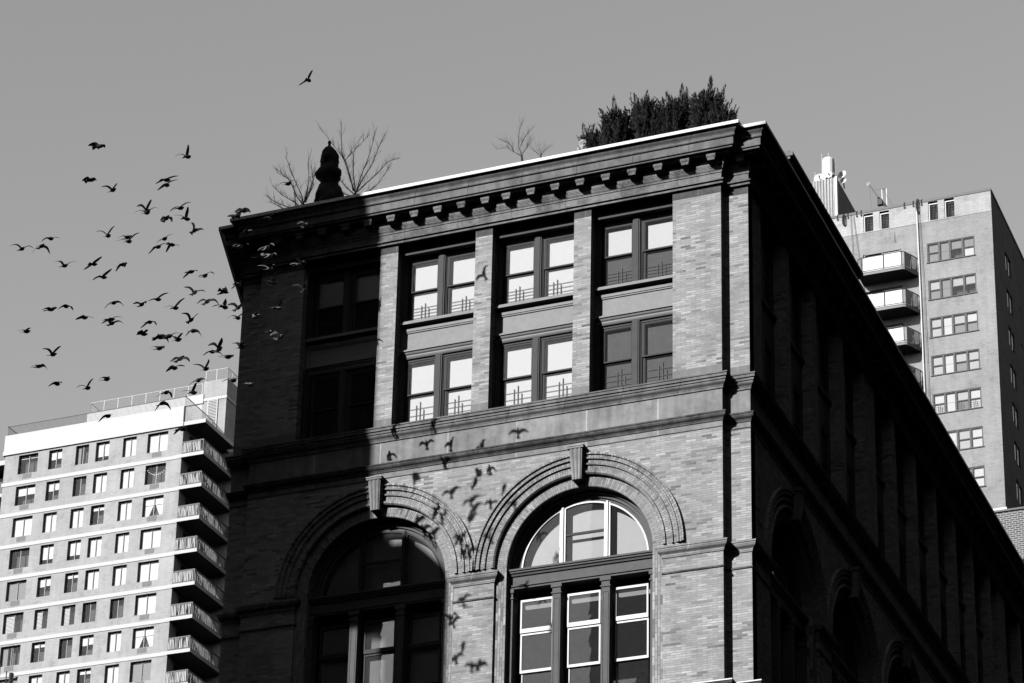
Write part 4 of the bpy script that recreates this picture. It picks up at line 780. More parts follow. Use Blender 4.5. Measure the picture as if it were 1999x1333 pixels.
# neighbour wing at the very left, with its own balconies
m_ = MB(); m_.box(-125, -106.93, YL + 3.2, YL + 22, 0, 110.2); build('left_wing', m_, M['pale_brick'], PT)
m_ = MB(); m_.box(-125, -106.93, YL + 1.6, YL + 22, 110.7, 111.15); build('wing_roof', m_, M['pale_band'], PT)
slab2 = MB(); slab2.box(-110, -107.05, YL + 1.2, YL + 3.2, -.3, 0); sl2 = slab2.mesh('balcony', M['pale_band'], (-108.5, YL, 0))
r2 = MB(); r2.box(-110, -107.1, YL + 1.25, YL + 1.30, 1.15, 1.22); r2.box(-107.15, -107.08, YL + 1.3, YL + 3.2, 1.15, 1.22); r2.box(-107.15, -107.08, YL + 1.24, YL + 1.31, -.25, 1.25)
for k in range(20): x = -110 + .15 * k; r2.box(x, x + .1, YL + 1.26, YL + 1.29, .1, 1.15)
rl2 = r2.mesh('railing', M['rail'], (-108.5, YL, 0))
for r in range(9): o = put('balcony', sl2, PT, (-108.5, YL, 107.6 - PITCH * r)); put('railing', rl2, o)

# ================================================================ tall brick tower behind, right
M['grey_brick'] = brickmat('grey_brick', .36, .30, .09, .006, .16, .28, cluster=.15, bump=.1)
M['light_brick'] = brickmat('light_brick', .50, .62, .22, .012, .12, .36, cluster=.05, bump=.15)
M['side_brick'] = M['grey_brick']
M['copper'] = plain('coping_metal', .16, .6, .1)
YR = 100.0; XE = -13.15
RB = thing('brick_tower', (-20, YR, 0), 'tall plain brick apartment tower with four-light windows rising behind the right cornice', 'building')
rf = lambda u, z, d: (u, YR + d, z)
rw = [(-17.90, -14.46, 102.50 - 3.0 * r, 104.06 - 3.0 * r) for r in range(8)]
m_ = MB(); holes(m_, -34, XE, 82.4, 105.82, rw + [(-22.58, -19.78, 101.6 - 3.0 * r, 104.06 - 3.0 * r) for r in range(7)], rf, .10)
sw = [(103.95, 105.9, 103.2 - 3.02 * r, 104.75 - 3.02 * r) for r in range(8)] + [(108.1, 108.7, 101.0 - 3.02 * r, 102.3 - 3.02 * r) for r in range(8)] + [(112.0, 114, 103.2 - 3.02 * r, 104.75 - 3.02 * r) for r in range(8)]
holes(m_, YR, YR + 30, 82.4, 107.46, sw, lambda u, z, d: (XE - d, u, z), .12)
m_.box(-34, XE - .01, YR + .02, YR + 30, 0, 82.4)
build('wall', m_, M['grey_brick'], RB)
tw = [(-17.70, -17.0, 105.90, 107.43), (-16.52, -15.80, 105.90, 107.43), (-22.48, -21.76, 105.90, 107.38), (-21.27, -20.58, 105.90, 107.36)]
m_ = MB(); holes(m_, -34, XE - .002, 105.822, 107.46, tw, lambda u, z, d: (u, YR - .02 + d, z), .75); build('upper_wall', m_, M['light_brick'], RB)
m_ = MB(); m_.box(-34, XE + .03, YR - .06, YR + .4, 107.462, 107.67); m_.box(XE - .4, XE + .04, YR + .4, YR + 30, 107.462, 107.67); build('coping', m_, M['copper'], RB)
m_ = MB(); m_.box(-33.9, XE - .3, YR + .3, YR + 29.9, 107.2, 107.4); build('roof', m_, M['roof'], RB)
m_ = MB(); m_.box(-34, XE + .12, YR - .25, YR, 82.42, 82.60); build('base_ledge', m_, M['flash'], RB)
for a, b, c, d in tw:
    m_ = MB(); m_.box(a + .02, a + .09, YR + .05, YR + .12, c, d - .14); m_.box(a + .09, b, YR + .05, YR + .12, d - .22, d - .14)
    build('louvre_frame', m_, M['railw'], RB, org=(a, YR, c))
for a, b, c, d in tw:
    m_ = MB()
    m_.quad((a, YR + .7, c), (b, YR + .7, c), (b, YR + .7, d), (a, YR + .7, d))
    for j in range(5): x = a + .12 + (b - a - .16) * j / 5; m_.box(x, x + .03, YR + .14, YR + .16, c, d - .2)
    for j in range(4):
        for i in range(5): z = c + .35 + .2 * j; x = a + .1 + .13 * i; m_.box(x, x + .07, YR + .17, YR + .19, z, z + .04)
    build('window_grille', m_, M['rod'], RB, org=(a, YR, c))
# four-light windows
wx = [(-17.90, -17.03), (-17.03, -16.26), (-16.26, -15.34), (-15.34, -14.46)]
fm = MB()
def rwframe():
    f_ = MB(); W_ = 3.44; H_ = 1.56
    f_.box(0, W_, .03, .10, 0, .07); f_.box(0, W_, .03, .10, H_ - .08, H_); f_.box(0, .09, .03, .10, .07, H_ - .08); f_.box(W_ - .09, W_, .03, .10, .07, H_ - .08)
    for x in (.87, 1.64, 2.56): f_.box(x - .07, x + .07, .03, .10, .07, H_ - .08)
    for a, b in ((.09, .80), (1.71, 2.49), (2.63, 3.35)): f_.box(a, b, .05, .10, H_ * .5 - .03, H_ * .5 + .03)
    f_.box(-.06, W_ + .06, -.06, .03, -.05, .005)
    return f_.mesh('window', M['winframe'])
M['winframe'] = plain('weathered_frame', .10, .6, .2)
rfm = rwframe()
pm = MB(); pm.quad((.05, .07, .03), (3.39, .07, .03), (3.39, .07, 1.53), (.05, .07, 1.53)); rpm = pm.mesh('pane', M['glassr'])
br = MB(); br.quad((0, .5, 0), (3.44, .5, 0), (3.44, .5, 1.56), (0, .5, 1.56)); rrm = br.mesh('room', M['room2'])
RK = ['gggdgdgW', 'wgggmdmd', 'wwWWwgWg', 'wwWWwgww', 'WWWWwgWW', 'WWWWwwWW', 'WWWWWWWW', 'WWWWWWWW']
BM_ = {'g': M['blindg'], 'w': M['blind'], 'W': M['blindw'], 'm': M['lunblind']}
for r in range(8):
    o = put('window', rfm, RB, (-17.90, YR, 102.50 - 3.0 * r)); put('pane', rpm, o); put('room', rrm, o)
    for i, (a, b) in enumerate(((.05, .86), (.88, 1.63), (1.65, 2.55), (2.57, 3.39))):
        for j in (0, 1):
            kd = RK[r][i * 2 + j] if i != 1 else RK[r][2]
            if kd == 'd': continue
            q_ = MB(); z0, z1 = (.80, 1.5) if j == 0 else (.04, .78)
            q_.box(-17.90 + a, -17.90 + b, YR + .16, YR + .17, 102.50 - 3.0 * r + z0, 102.50 - 3.0 * r + z1)
            build('blind', q_, BM_[kd], o)
        if r == 4 and i != 1:
            gq = guard_mesh(b - a, .6, i); gq.v = [(x - 17.90 + a, y + YR + .13, z + 102.50 - 3.0 * r + .05) for x, y, z in gq.v]; build('window_guard', gq, M['rod'], o)
for a, b, c, d in sw:
    m_ = MB(); m_.box(XE - .1, XE - .03, a, a + .07, c, d); m_.box(XE - .1, XE - .03, b - .07, b, c, d); m_.box(XE - .1, XE - .03, (a + b) / 2 - .06, (a + b) / 2 + .06, c, d); m_.box(XE - .1, XE - .03, a + .07, b - .07, c, c + .06)
    o = build('window', m_, M['alu'], RB, org=(XE, a, c))
    p = MB(); p.quad((XE - .08, a, c), (XE - .08, b, c), (XE - .08, b, d), (XE - .08, a, d)); build('pane', p, M['glass'], o)
    p = MB(); p.quad((XE - .11, a, c + (d - c) * .4), (XE - .11, b, c + (d - c) * .4), (XE - .11, b, d), (XE - .11, a, d)); build('blind', p, M['blind'], o)
    p = MB(); p.quad((XE - .115, a, c), (XE - .115, b, c), (XE - .115, b, d), (XE - .115, a, d)); build('room', p, M['room'], o)
# balconies of the tower: a splayed slab with panelled parapet
for r in range(7):
    z = 101.52 - 3.0 * r; yb = YR - 1.5
    plan = [(-22.6, YR), (-22.6, yb + .1), (-22.3, yb), (-19.4, yb), (-19.22, yb + .08), (-18.62, YR - .25), (-18.58, YR)]
    m_ = MB(); m_.prism(plan, lambda p, q, c: (p, q, c), z, z + .20); o = build('balcony', m_, M['conc_soffit'], RB, org=(-20.5, YR, z))
    m_ = MB(); m_.prism([(p + .0, q - .03 if q < YR else q) for p, q in plan], lambda p, q, c: (p, q, c), z + .202, z + .26); build('slab_edge', m_, M['pale_band'], o)
    m_ = MB()
    for (p, q), (p2, q2) in zip(plan[1:], plan[2:]):
        m_.tube([(p, q, z + 1.42), (p2, q2, z + 1.42)], .03, 5); m_.tube([(p, q, z + .32), (p2, q2, z + .32)], .025, 5)
    for p, q in ((-22.6, yb + .1), (-22.3, yb), (-20.72, yb), (-19.4, yb), (-19.2, yb + .1), (-18.9, YR - .75), (-18.62, YR - .25)): m_.tube([(p, q, z + .2), (p, q, z + 1.44)], .032, 5)
    for k in range(9):                                                        # scrolled bars near the wall
        t = .45 + .55 * k / 9; p, q = -19.2 + .58 * t, yb + .1 + 1.15 * t; m_.tube([(p, q, z + .25), (p + .03, q - .04, z + .7), (p - .02, q, z + 1.05), (p, q, z + 1.42)], .02, 4)
    build('railing', m_, M['rail'], o)
    m_ = MB(); m_.box(-22.2, -20.77, yb + .03, yb + .05, z + .34, z + 1.38); m_.box(-20.67, -19.45, yb + .03, yb + .05, z + .34, z + 1.38)
    build('parapet_panel', m_, M['blindw'], o)
    m_ = MB(); m_.prism([(-19.17, yb + .16), (-18.93, YR - .82), (-18.95, YR - .82), (-19.19, yb + .16)], lambda p, q, c: (p, q, c), z + .34, z + 1.38); build('side_panel', m_, M['blind'], o)
    m_ = MB(); m_.box(-22.5, -22.42, YR - .02, YR + .08, z + .3, z + 2.5); m_.box(-21.2, -21.1, YR - .02, YR + .08, z + .3, z + 2.5); m_.box(-19.88, -19.80, YR - .02, YR + .08, z + .3, z + 2.5); m_.box(-22.5, -19.8, YR - .02, YR + .08, z + 2.46, z + 2.54); fr = build('balcony_door', m_, M['alu'], RB, org=(-21, YR, z))
    m_ = MB(); m_.box(-22.4, -21.2, YR + .06, YR + .07, z + .3, z + 2.3); m_.box(-21.1, -19.9, YR + .06, YR + .07, z + .3, z + 2.4); build('door_blind', m_, M['blindw'], fr)
# pipe and cables down the face
m_ = MB(); m_.tube([(-18.52, YR - .10, 107.0), (-18.46, YR - .10, 100), (-18.40, YR - .10, 88)], .055, 6); tag(build('white_hose', m_, M['white'], org=(-18.5, YR - .1, 100)), 'white hose hanging down the brick tower beside its four-light windows', 'hose')
for nm, pts, lb in (('rope', [(-18.36, YR - .12, 107.2), (-18.2, YR - .14, 101), (-18.1, YR - .14, 90)], 'thin dark rope hanging just right of the white hose'),
                    ('rope', [(-23.39, YR - .12, 107.5), (-23.3, YR - .12, 104), (-23.25, YR - .12, 98)], 'dark rope hanging from the parapet clamps near the cornice, left strand'),
                    ('rope', [(-23.2, YR - .12, 107.4), (-22.9, YR - .13, 104.3), (-22.55, YR - .14, 101)], 'dark rope slanting right from the parapet clamps near the cornice')):
    m_ = MB(); m_.tube(pts, .018, 4); tag(build(nm, m_, M['rod'], org=pts[0]), lb, 'rope', 'ropes hanging down the brick tower')
# clamps hooked over the parapet
cm = MB(); cm.tube([(0, .5, .28), (0, .12, .14), (0, -.04, .02), (0, -.05, -.22)], [.05, .075, .07, .035], 6); cm.box(-.05, .05, -.11, -.03, -.36, -.22); cmm = cm.mesh('parapet_clamp', M['rod'])
CL = [(-24.38, 'dark parapet clamp nearest the corrugated bulkhead on the brick tower roof'), (-23.6, 'dark parapet clamp second from the corrugated bulkhead on the brick tower'), (-22.95, 'dark parapet clamp third from the corrugated bulkhead on the brick tower'), (-22.62, 'dark parapet clamp beside the left pair of grilled openings'), (-19.42, 'dark parapet clamp standing alone right of the rooftop davit'), (-18.76, 'dark parapet clamp just left of the black rope coil'), (-18.16, 'dark parapet clamp just right of the black rope coil')]
for x, lb in CL: tag(put('parapet_clamp', cmm, None, (x, YR, 107.62)), lb, 'clamp', 'clamps hooked over the brick tower parapet')
def coil(x, z0, z1, w_, lb):
    m_ = MB()
    for k in range(3):
        pts = [(x + (w_ - .03 * k) * math.sin(a) + .02 * k, YR - .12 - .03 * k, (z0 + z1) / 2 + (z1 - z0) / 2 * math.cos(a)) for a in [2 * math.pi * j / 20 for j in range(21)]]; m_.tube(pts, .028, 5)
    m_.tube([(x, YR + .4, z1 + .2), (x, YR - .1, z1)], .07, 5)
    tag(build('rope_coil', m_, M['rod'], org=(x, YR, z1)), lb, 'rope coil', 'rope coils on the brick tower parapet')
coil(-18.45, 106.6, 107.75, .11, 'black rope coil hanging over the parapet at the top of the white hose'); coil(-23.9, 106.7, 107.6, .12, 'black rope coil hanging over the parapet near the corrugated bulkhead')
# davit hoist and white frame
DV = thing('roof_davit', (-20.8, YR + .3, 107.7), 'grey rooftop davit boom leaning out over the brick tower parapet', 'davit')
m_ = MB(); m_.tube([(-22.05, YR + .3, 109.95), (-21.25, YR + .25, 108.45)], .055, 6); build('jib', m_, M['copper'], DV)
m_ = MB(); m_.tube([(-21.4, YR + .25, 108.7), (-20.22, YR + .2, 106.98)], [.10, .06], 6); m_.box(-21.45, -21.1, YR + .1, YR + .4, 108.05, 108.5); build('boom', m_, M['rod'], DV)
m_ = MB(); m_.tube([(-22.12 + .09 * math.sin(a), YR + .3, 110.02 + .11 * math.cos(a)) for a in [2 * math.pi * j / 12 for j in range(13)]], .035, 5); build('pulley', m_, M['railw'], DV)
m_ = MB(); m_.tube([(-22.05, YR + .28, 109.9), (-21.9, YR + .28, 107.7)], .010, 4); m_.tube([(-20.22, YR + .18, 107), (-20.2, YR - .1, 104.6)], .012, 4); m_.tube([(-21.7, YR + .3, 109.4), (-21.1, YR + .3, 109.42), (-20.3, YR + .3, 107.8)], .010, 4); build('cable', m_, M['rod'], DV)
m_ = MB(); m_.tube([(-21.1, YR + .35, 107.7), (-21.13, YR + .35, 109.40), (-20.79, YR + .35, 109.40), (-20.79, YR + .35, 107.7)], .045, 6); tag(build('safety_hoop', m_, M['white'], org=(-21, YR + .35, 107.7)), 'white upright hoop on the brick tower roof behind the davit', 'hoop')
# corrugated bulkhead and antennas
YBk = YR + 3.0
m_ = MB()
k = 40; xs_ = [-29.8 + (4.6 - .16) * j / k for j in range(k + 1)]
for j, (a, b) in enumerate(zip(xs_, xs_[1:])): yy = YBk + (.0 if j % 2 else .07); m_.box(a, b, yy, YBk + .3, 107.3, 112.8)
bk = build('roof_bulkhead', m_, stonemat('corrugated_sheet', .42, .2, .35, .5), org=(-26, YBk, 107.3)); tag(bk, 'corrugated metal bulkhead on the brick tower roof beside the dark cornice', 'bulkhead')
m_ = MB(); m_.box(-25.36, -25.20, YBk - .03, YBk + .3, 107.3, 112.85); build('corner_post', m_, M['white'], bk)
m_ = MB(); m_.box(-29.7, -25.21, YBk + .301, YBk + 8.5, 107.3, 112.74); build('bulkhead_side', m_, stonemat('grey_sheet', .14, .1, .1, .6), bk)
def at(px, py, Y):
    return None
TK = [(0.46, 0), (.46, 1.72), (.42, 1.83), (.2, 1.88)]
m_ = MB(); m_.lathe(TK, (-26.14, YBk + 1.2, 113.35), 18); o = build('water_tank', m_, M['white'], org=(-26.14, YBk + 1.2, 113.35), smooth=False); tag(o, 'white drum tank above the corrugated bulkhead, with antennas round it', 'tank')
m_ = MB()
for a in range(4): m_.tube([(-26.14 + .38 * math.cos(a * 1.57), YBk + 1.2 + .5 * math.sin(a * 1.57), 112.3), (-26.14 + .38 * math.cos(a * 1.57), YBk + 1.2 + .5 * math.sin(a * 1.57), 113.35)], .05, 5)
build('tank_leg', m_, M['rod'], o)
def dish(x, y, z, r, tilt, az, lb):
    m_ = MB(); m_.lathe([(0.02, .02)] + [(r * t, r * .28 * t * t) for t in (.3, .6, .85, 1)] + [(r * .97, r * .30)] + [(r * t, r * .28 * t * t + .03) for t in (.85, .6, .3, .05)], (0, 0, 0), 20)
    rot = Matrix.Rotation(az, 3, 'Z') @ Matrix.Rotation(tilt, 3, 'X')
    m_.v = [tuple(rot @ Vector(p) + Vector((x, y, z))) for p in m_.v]; o = build('satellite_dish', m_, M['white'], org=(x, y, z), smooth=True); tag(o, lb, 'satellite dish', 'dishes on the brick tower roof')
    m_ = MB(); n_ = rot @ Vector((0, 0, r * .9)); m_.tube([(x, y, z), (x + n_.x, y + n_.y, z + n_.z)], [.03, .06], 6); m_.tube([(x, y, z - .02), (x, y + .25, z - r - .2)], .05, 5); build('feed_arm', m_, M['rod'], o)
dish(-26.6, YBk + .4, 113.1, .45, R(80), R(8), 'large white dish at the left end of the corrugated bulkhead top')
dish(-25.83, YBk + .4, 113.3, .26, R(85), R(-15), 'small white dish below the white drum tank')
dish(-25.3, YBk + 2, 114.1, .36, R(78), R(-12), 'white dish with dark centre right of the drum tank')
dish(-25.25, YBk + 2, 113.55, .28, R(70), R(-5), 'lower white dish at the right corner of the corrugated bulkhead')
for x, y, z0, z1, lb in ((-26.56, YBk + 1.2, 112.7, 115.35, 'antenna rod with pale tip just left of the drum tank'), (-26.66, YBk + 1.25, 112.7, 115.8, 'faint thin antenna rod, tallest one left of the drum tank'), (-25.94, YBk + .5, 112.7, 115.3, 'tall thin antenna rod before the drum tank'), (-25.62, YBk + 1.2, 112.7, 115.05, 'antenna rod just right of the drum tank'), (-26.98, YBk + .4, 112.7, 113.8, 'short antenna rod left of the large white dish')):
    m_ = MB(); m_.tube([(x, y, z0), (x, y, z1)], [.04, .018], 5); tag(build('antenna_rod', m_, M['railw'], org=(x, y, z0)), lb, 'antenna', 'antenna rods on the bulkhead')
for x, y, lb in ((-26.4, YBk + .6, 'grey box antenna panel left under the drum tank'), (-25.6, YBk + .5, 'grey box antenna panel right under the drum tank')):
    m_ = MB(); m_.box(x - .1, x + .1, y, y + .15, 112.75, 113.5); m_.tube([(x, y + .1, 112.4), (x, y + .1, 113.7)], .03, 5); tag(build('cell_antenna', m_, M['copper'], org=(x, y, 112.7)), lb, 'antenna')

# ================================================================ brick house with heavy mortar, far right
M['mortar_brick'] = brickmat('mortared_brick', .13, .30, .118, .018, .4, .48, cluster=.2, bump=.2)
m_ = MB(); m_.box(-14, 8, 60.2, 78, 0, 63.95); NB = build('brick_house', m_, M['mortar_brick'], org=(0, 60.2, 0)); tag(NB, 'dark brick house with pale mortar joints seen at the right edge under the brick tower', 'building')
m_ = MB(); m_.box(-14.1, 8.1, 60.12, 78, 63.952, 64.06); build('coping', m_, M['copper'], NB)
# mast of a nearer roof, lower left corner
MS = thing('roof_mast', (-97.6, 110, 80), 'dark rooftop mast with crossbar at the bottom left corner, before the pale tower', 'mast')
m_ = MB(); m_.tube([(-98.7, 110, 80), (-98.72, 110, 85.95)], .035, 5); m_.tube([(-98.05, 110, 80), (-98.07, 110, 85.2)], .05, 5); build('pole', m_, M['rod'], MS)
m_ = MB(); m_.tube([(-98.0, 110, 84.2), (-96.95, 110, 84.55)], .07, 5); m_.tube([(-97.6, 110, 80), (-97.58, 110, 84.95)], [.12, .2, ][:2], 6); build('crossbar', m_, M['rod'], MS)
# ================================================================ on the roof of the brick building
ROOF = 49.95
M['bark'] = plain('bare_bark', .035, .9, .3); M['burlap'] = stonemat('dark_wrap', .035, .35, 0, .95, scale=6)
def leafmat():
    m, nt, n, l, b = newmat('juniper_green'); ge = n.new('ShaderNodeNewGeometry')
    l.new(ramp(n, l, noise(n, l, ge.outputs['Position'], 2.3, 3), [(.3, .012), (.7, .040)]), b.inputs['Base Color']); return m
M['leaf'] = leafmat()
def bare_tree(name, limbs, seed, lb, thick, twigs):
    r_ = random.Random(seed); root = Vector(limbs[0][0]); o = thing(name, (root.x, root.y, ROOF), lb, 'tree', 'bare trees on the roof')
    t = MB(); t.tube([(root.x + .03, root.y, ROOF - .05), (root.x - .02, root.y, ROOF + .9), tuple(root), limbs[0][1]], [thick * 1.9, thick * 1.6, thick * 1.3, thick], 7); build('trunk', t, M['bark'], o)
    c = MB()
    def twig(p, d, L, rad, dep):
        pts = [p]; q = p.copy(); dd = d.copy(); n_ = 4
        for k in range(n_):
            dd = (dd + Vector((r_.uniform(-.16, .16), r_.uniform(-.16, .16), r_.uniform(-.02, .16)))).normalized(); q = q + dd * (L / n_); pts.append(q.copy())
        c.tube(pts, [rad * (1 - .7 * k / n_) for k in range(n_ + 1)], 4, cap=False)
        if dep > 0:
            for k in range(1, n_ + 1):
                for _ in range(r_.choice((1, 1, 2))):
                    e = (dd + Vector((r_.uniform(-.9, .9), r_.uniform(-.9, .9), r_.uniform(-.1, .7)))).normalized(); twig(pts[k], e, L * r_.uniform(.35, .6), rad * .55, dep - 1)
    for L in limbs:
        P = [Vector(p) for p in L]; n = len(P)
        c.tube(P, [max(.005, thick * .46 * (1 - .8 * k / (n - 1))) for k in range(n)], 5)
        for k in range(1, n):
            seg = P[k] - P[k - 1]
            for _ in range(twigs):
                t_ = r_.random(); p = P[k - 1].lerp(P[k], t_); side = Vector((r_.uniform(-1, 1), r_.uniform(-1, 1), r_.uniform(-.2, .8)))
                d = (seg.normalized() * 1.0 + side * .5).normalized(); twig(p, d, r_.uniform(.16, .45), thick * .10, 1 if r_.random() < .8 else 0)
    build('crown', c, M['bark'], o)
bare_tree('bare_tree', TREES['left'], 3, 'leafless bushy tree left of the dark wrapped shrub on the roof edge', .05, 7)
bare_tree('bare_tree', TREES['right'], 5, 'large leafless tree fanning out right of the dark wrapped shrub', .045, 7)
bare_tree('bare_tree', TREES['mid'], 8, 'small leafless tree midway along the bright cornice edge', .03, 7)
bare_tree('bare_tree', TREES['small'], 9, 'tiny leafless sprig on the roof right of the small leafless tree', .02, 7)
# wrapped shrub: bundled lumps under dark cloth, a tied tuft on top
a, b = Vector(TOPI[0]), Vector(TOPI[1]); ax = b - a
WT = thing('wrapped_shrub', (a.x, a.y, ROOF), 'dark cloth-wrapped shrub tied in three bulging lumps between two leafless trees', 'shrub')
m_ = MB(); nseg, nr = 22, 56
prof = [(-.75, .62), (-.2, .60), (.02, .55), (.12, .46), (.2, .36), (.27, .28), (.30, .27), (.36, .34), (.43, .41), (.50, .38), (.56, .31), (.60, .28), (.635, .27), (.66, .31), (.70, .32), (.78, .28), (.85, .22), (.91, .12), (.935, .05), (.97, .045), (1.0, .06), (1.03, .03)]
rr = random.Random(2); ph = [rr.uniform(0, 6.28) for _ in range(8)]
base = len(m_.v)
for k in range(nr + 1):
    t = -.75 + 1.78 * k / nr
    for (t0, r0), (t1, r1) in zip(prof, prof[1:]):
        if t0 <= t <= t1 + 1e-9: rad = r0 + (r1 - r0) * (t - t0) / (t1 - t0); break
    c = a + ax * t
    for j in range(nseg):
        th = 2 * math.pi * j / nseg
        bump = 1 + .10 * math.sin(3 * th + ph[0] + t * 9) + .07 * math.sin(5 * th + ph[1] - t * 23) + .04 * math.sin(9 * th + t * 41) if t < .92 else 1
        if .38 < t < .56: bump += .16 * max(0, math.cos(th)) ** 3 * (1 if .38 < t < .54 else 0) + .10 * max(0, -math.cos(th)) ** 2
        m_.v.append((c.x + rad * bump * math.cos(th), c.y + rad * bump * math.sin(th), c.z))
for k in range(nr):
    for j in range(nseg): m_.f.append((base + k * nseg + j, base + k * nseg + (j + 1) % nseg, base + (k + 1) * nseg + (j + 1) % nseg, base + (k + 1) * nseg + j))
build('cloth_wrap', m_, M['burlap'], WT, smooth=True)
m_ = MB()
for t, r_ in ((.285, .30), (.615, .30)):
    c = a + ax * t; m_.tube([(c.x + r_ * math.cos(q), c.y + r_ * math.sin(q), c.z + .03 * math.sin(3 * q)) for q in [2 * math.pi * j / 16 for j in range(17)]], .022, 5)
build('tie_rope', m_, M['rod'], WT)
# junipers in a row
LBJ = ['leftmost low juniper of the roof hedge, beside the pale bundle', 'second juniper from left in the roof hedge, low and rounded', 'third juniper from left, first with a tall thin spire', 'fourth juniper from left, spire leaning over its neighbour', 'fifth juniper from left, twin-tipped, at the hedge middle', 'sixth juniper from left, soft rounded tip at the hedge middle', 'seventh juniper from left, shaggy short tips', 'eighth juniper from left, tallest thin spire of the hedge', 'ninth juniper from left, wide with two long slanting tips', 'short juniper filling the gap before the ninth', 'rightmost juniper, blunt-topped, nearest the roof corner']
for i, (x, y, z, wd) in enumerate(HEDGE):
    r_ = random.Random(40 + i); o = thing('juniper', (x, y, ROOF), LBJ[i], 'shrub', 'junipers in the roof hedge')
    t = MB(); t.tube([(x, y, ROOF), (x + .05, y, ROOF + .9), (x, y, z - .6)], [.07, .05, .02], 6); build('stem', t, M['bark'], o)
    f = MB(); H = (z - ROOF) * (.965 if i < 9 else .90); wd *= .88; x -= .14 if i == 10 else 0
    lean = (.12 if i in (3, 8) else 0)
    sp = [(0, 0, H, .15)] + [(r_.uniform(-1, 1) * wd * 1.0, r_.uniform(-.4, .4), H * r_.uniform(.66, .94), r_.uniform(.05, .11)) for _ in range(20)]
    if i == 8: sp += [(.15, -.1, H * .99, .12), (-.5, .1, H * .9, .10), (.5, 0, H * .84, .11)]
    if i == 7: sp += [(.42, 0, H * .9, .09)]
    def leaf(p, d, L, wl_):
        s_ = d.cross(Vector((r_.uniform(-1, 1), r_.uniform(-1, 1), r_.uniform(-1, 1)))).normalized() * wl_
        f.poly([tuple(p - s_ * .5), tuple(p + d * L * .45 + s_), tuple(p + d * L), tuple(p + d * L * .4 - s_)])
    for sx_, sy_, sh, sr in sp:
        bend = (r_.uniform(-.25, .25), r_.uniform(-.2, .2))
        for _ in range(int(300 * sh / 3)):
            tt = r_.random() ** .75; hz = sh * (.25 + .75 * tt)
            rad = (sr * 2.2 * (1 - tt) ** .7 + .008) * math.sqrt(r_.random())
            th = r_.uniform(0, 6.283); px = x + sx_ * (.6 + .4 * tt) + (lean * 2 + bend[0]) * tt * tt + rad * math.cos(th); py = y + sy_ * (.6 + .4 * tt) + bend[1] * tt * tt + rad * math.sin(th)
            q_ = 1 - .75 * tt; d = Vector((math.cos(th) * r_.uniform(.2, .8) * q_, math.sin(th) * r_.uniform(.2, .8) * q_, r_.uniform(.6, 1.2))).normalized()
            leaf(Vector((px, py, ROOF + hz)), d, r_.uniform(.08, .20), r_.uniform(.009, .022) * (1 - .4 * tt))
    # side sprays that break the outline, and a ragged skirt low down so that the row closes
    for _ in range(40):
        th = r_.uniform(0, 6.283); hz = r_.uniform(.5, H * .85); p0 = Vector((x + wd * 1.1 * math.cos(th), y + .35 * math.sin(th), ROOF + hz)); dd = Vector((math.cos(th) * .6, math.sin(th) * .6, r_.uniform(.5, 1.1))).normalized(); Ls = r_.uniform(.25, .5)
        for q in range(16):
            t_ = q / 16; e = (dd + Vector((r_.uniform(-.6, .6), r_.uniform(-.6, .6), r_.uniform(-.3, .6)))).normalized(); leaf(p0 + dd * Ls * t_, e, .14 * (1 - .6 * t_), .018)
    for _ in range(3000):
        th = r_.uniform(0, 6.283); rad = wd * 1.05 * math.sqrt(r_.random()); hz = r_.uniform(.2, H * .84)
        leaf(Vector((x + rad * math.cos(th), y + rad * .7 * math.sin(th), ROOF + hz)), Vector((math.cos(th) * .7, math.sin(th) * .7, r_.uniform(.3, 1.1))).normalized(), r_.uniform(.09, .20), r_.uniform(.015, .035))
    build('foliage', f, M['leaf'], o)
# pale bundle beside the hedge
m_ = MB(); r_ = random.Random(12); x, y, z = PALE; z += .30
for k in range(7):
    c = (x + r_.uniform(-.16, .16), y + r_.uniform(-.15, .15), ROOF + (z - ROOF) * (.35 + .1 * k)); q = .30 - .022 * k
    m_.lathe([(q * math.sin(math.pi * (j + .3) / 8), -q * math.cos(math.pi * (j + .3) / 8)) for j in range(8)], c, 10, lambda a_, b_: r_.uniform(.8, 1.15))
tag(build('pale_bundle', m_, plain('pale_cloth', .42, .9, .2), org=(x, y, ROOF)), 'small pale lumpy bundle beside the left end of the juniper hedge', 'bundle')

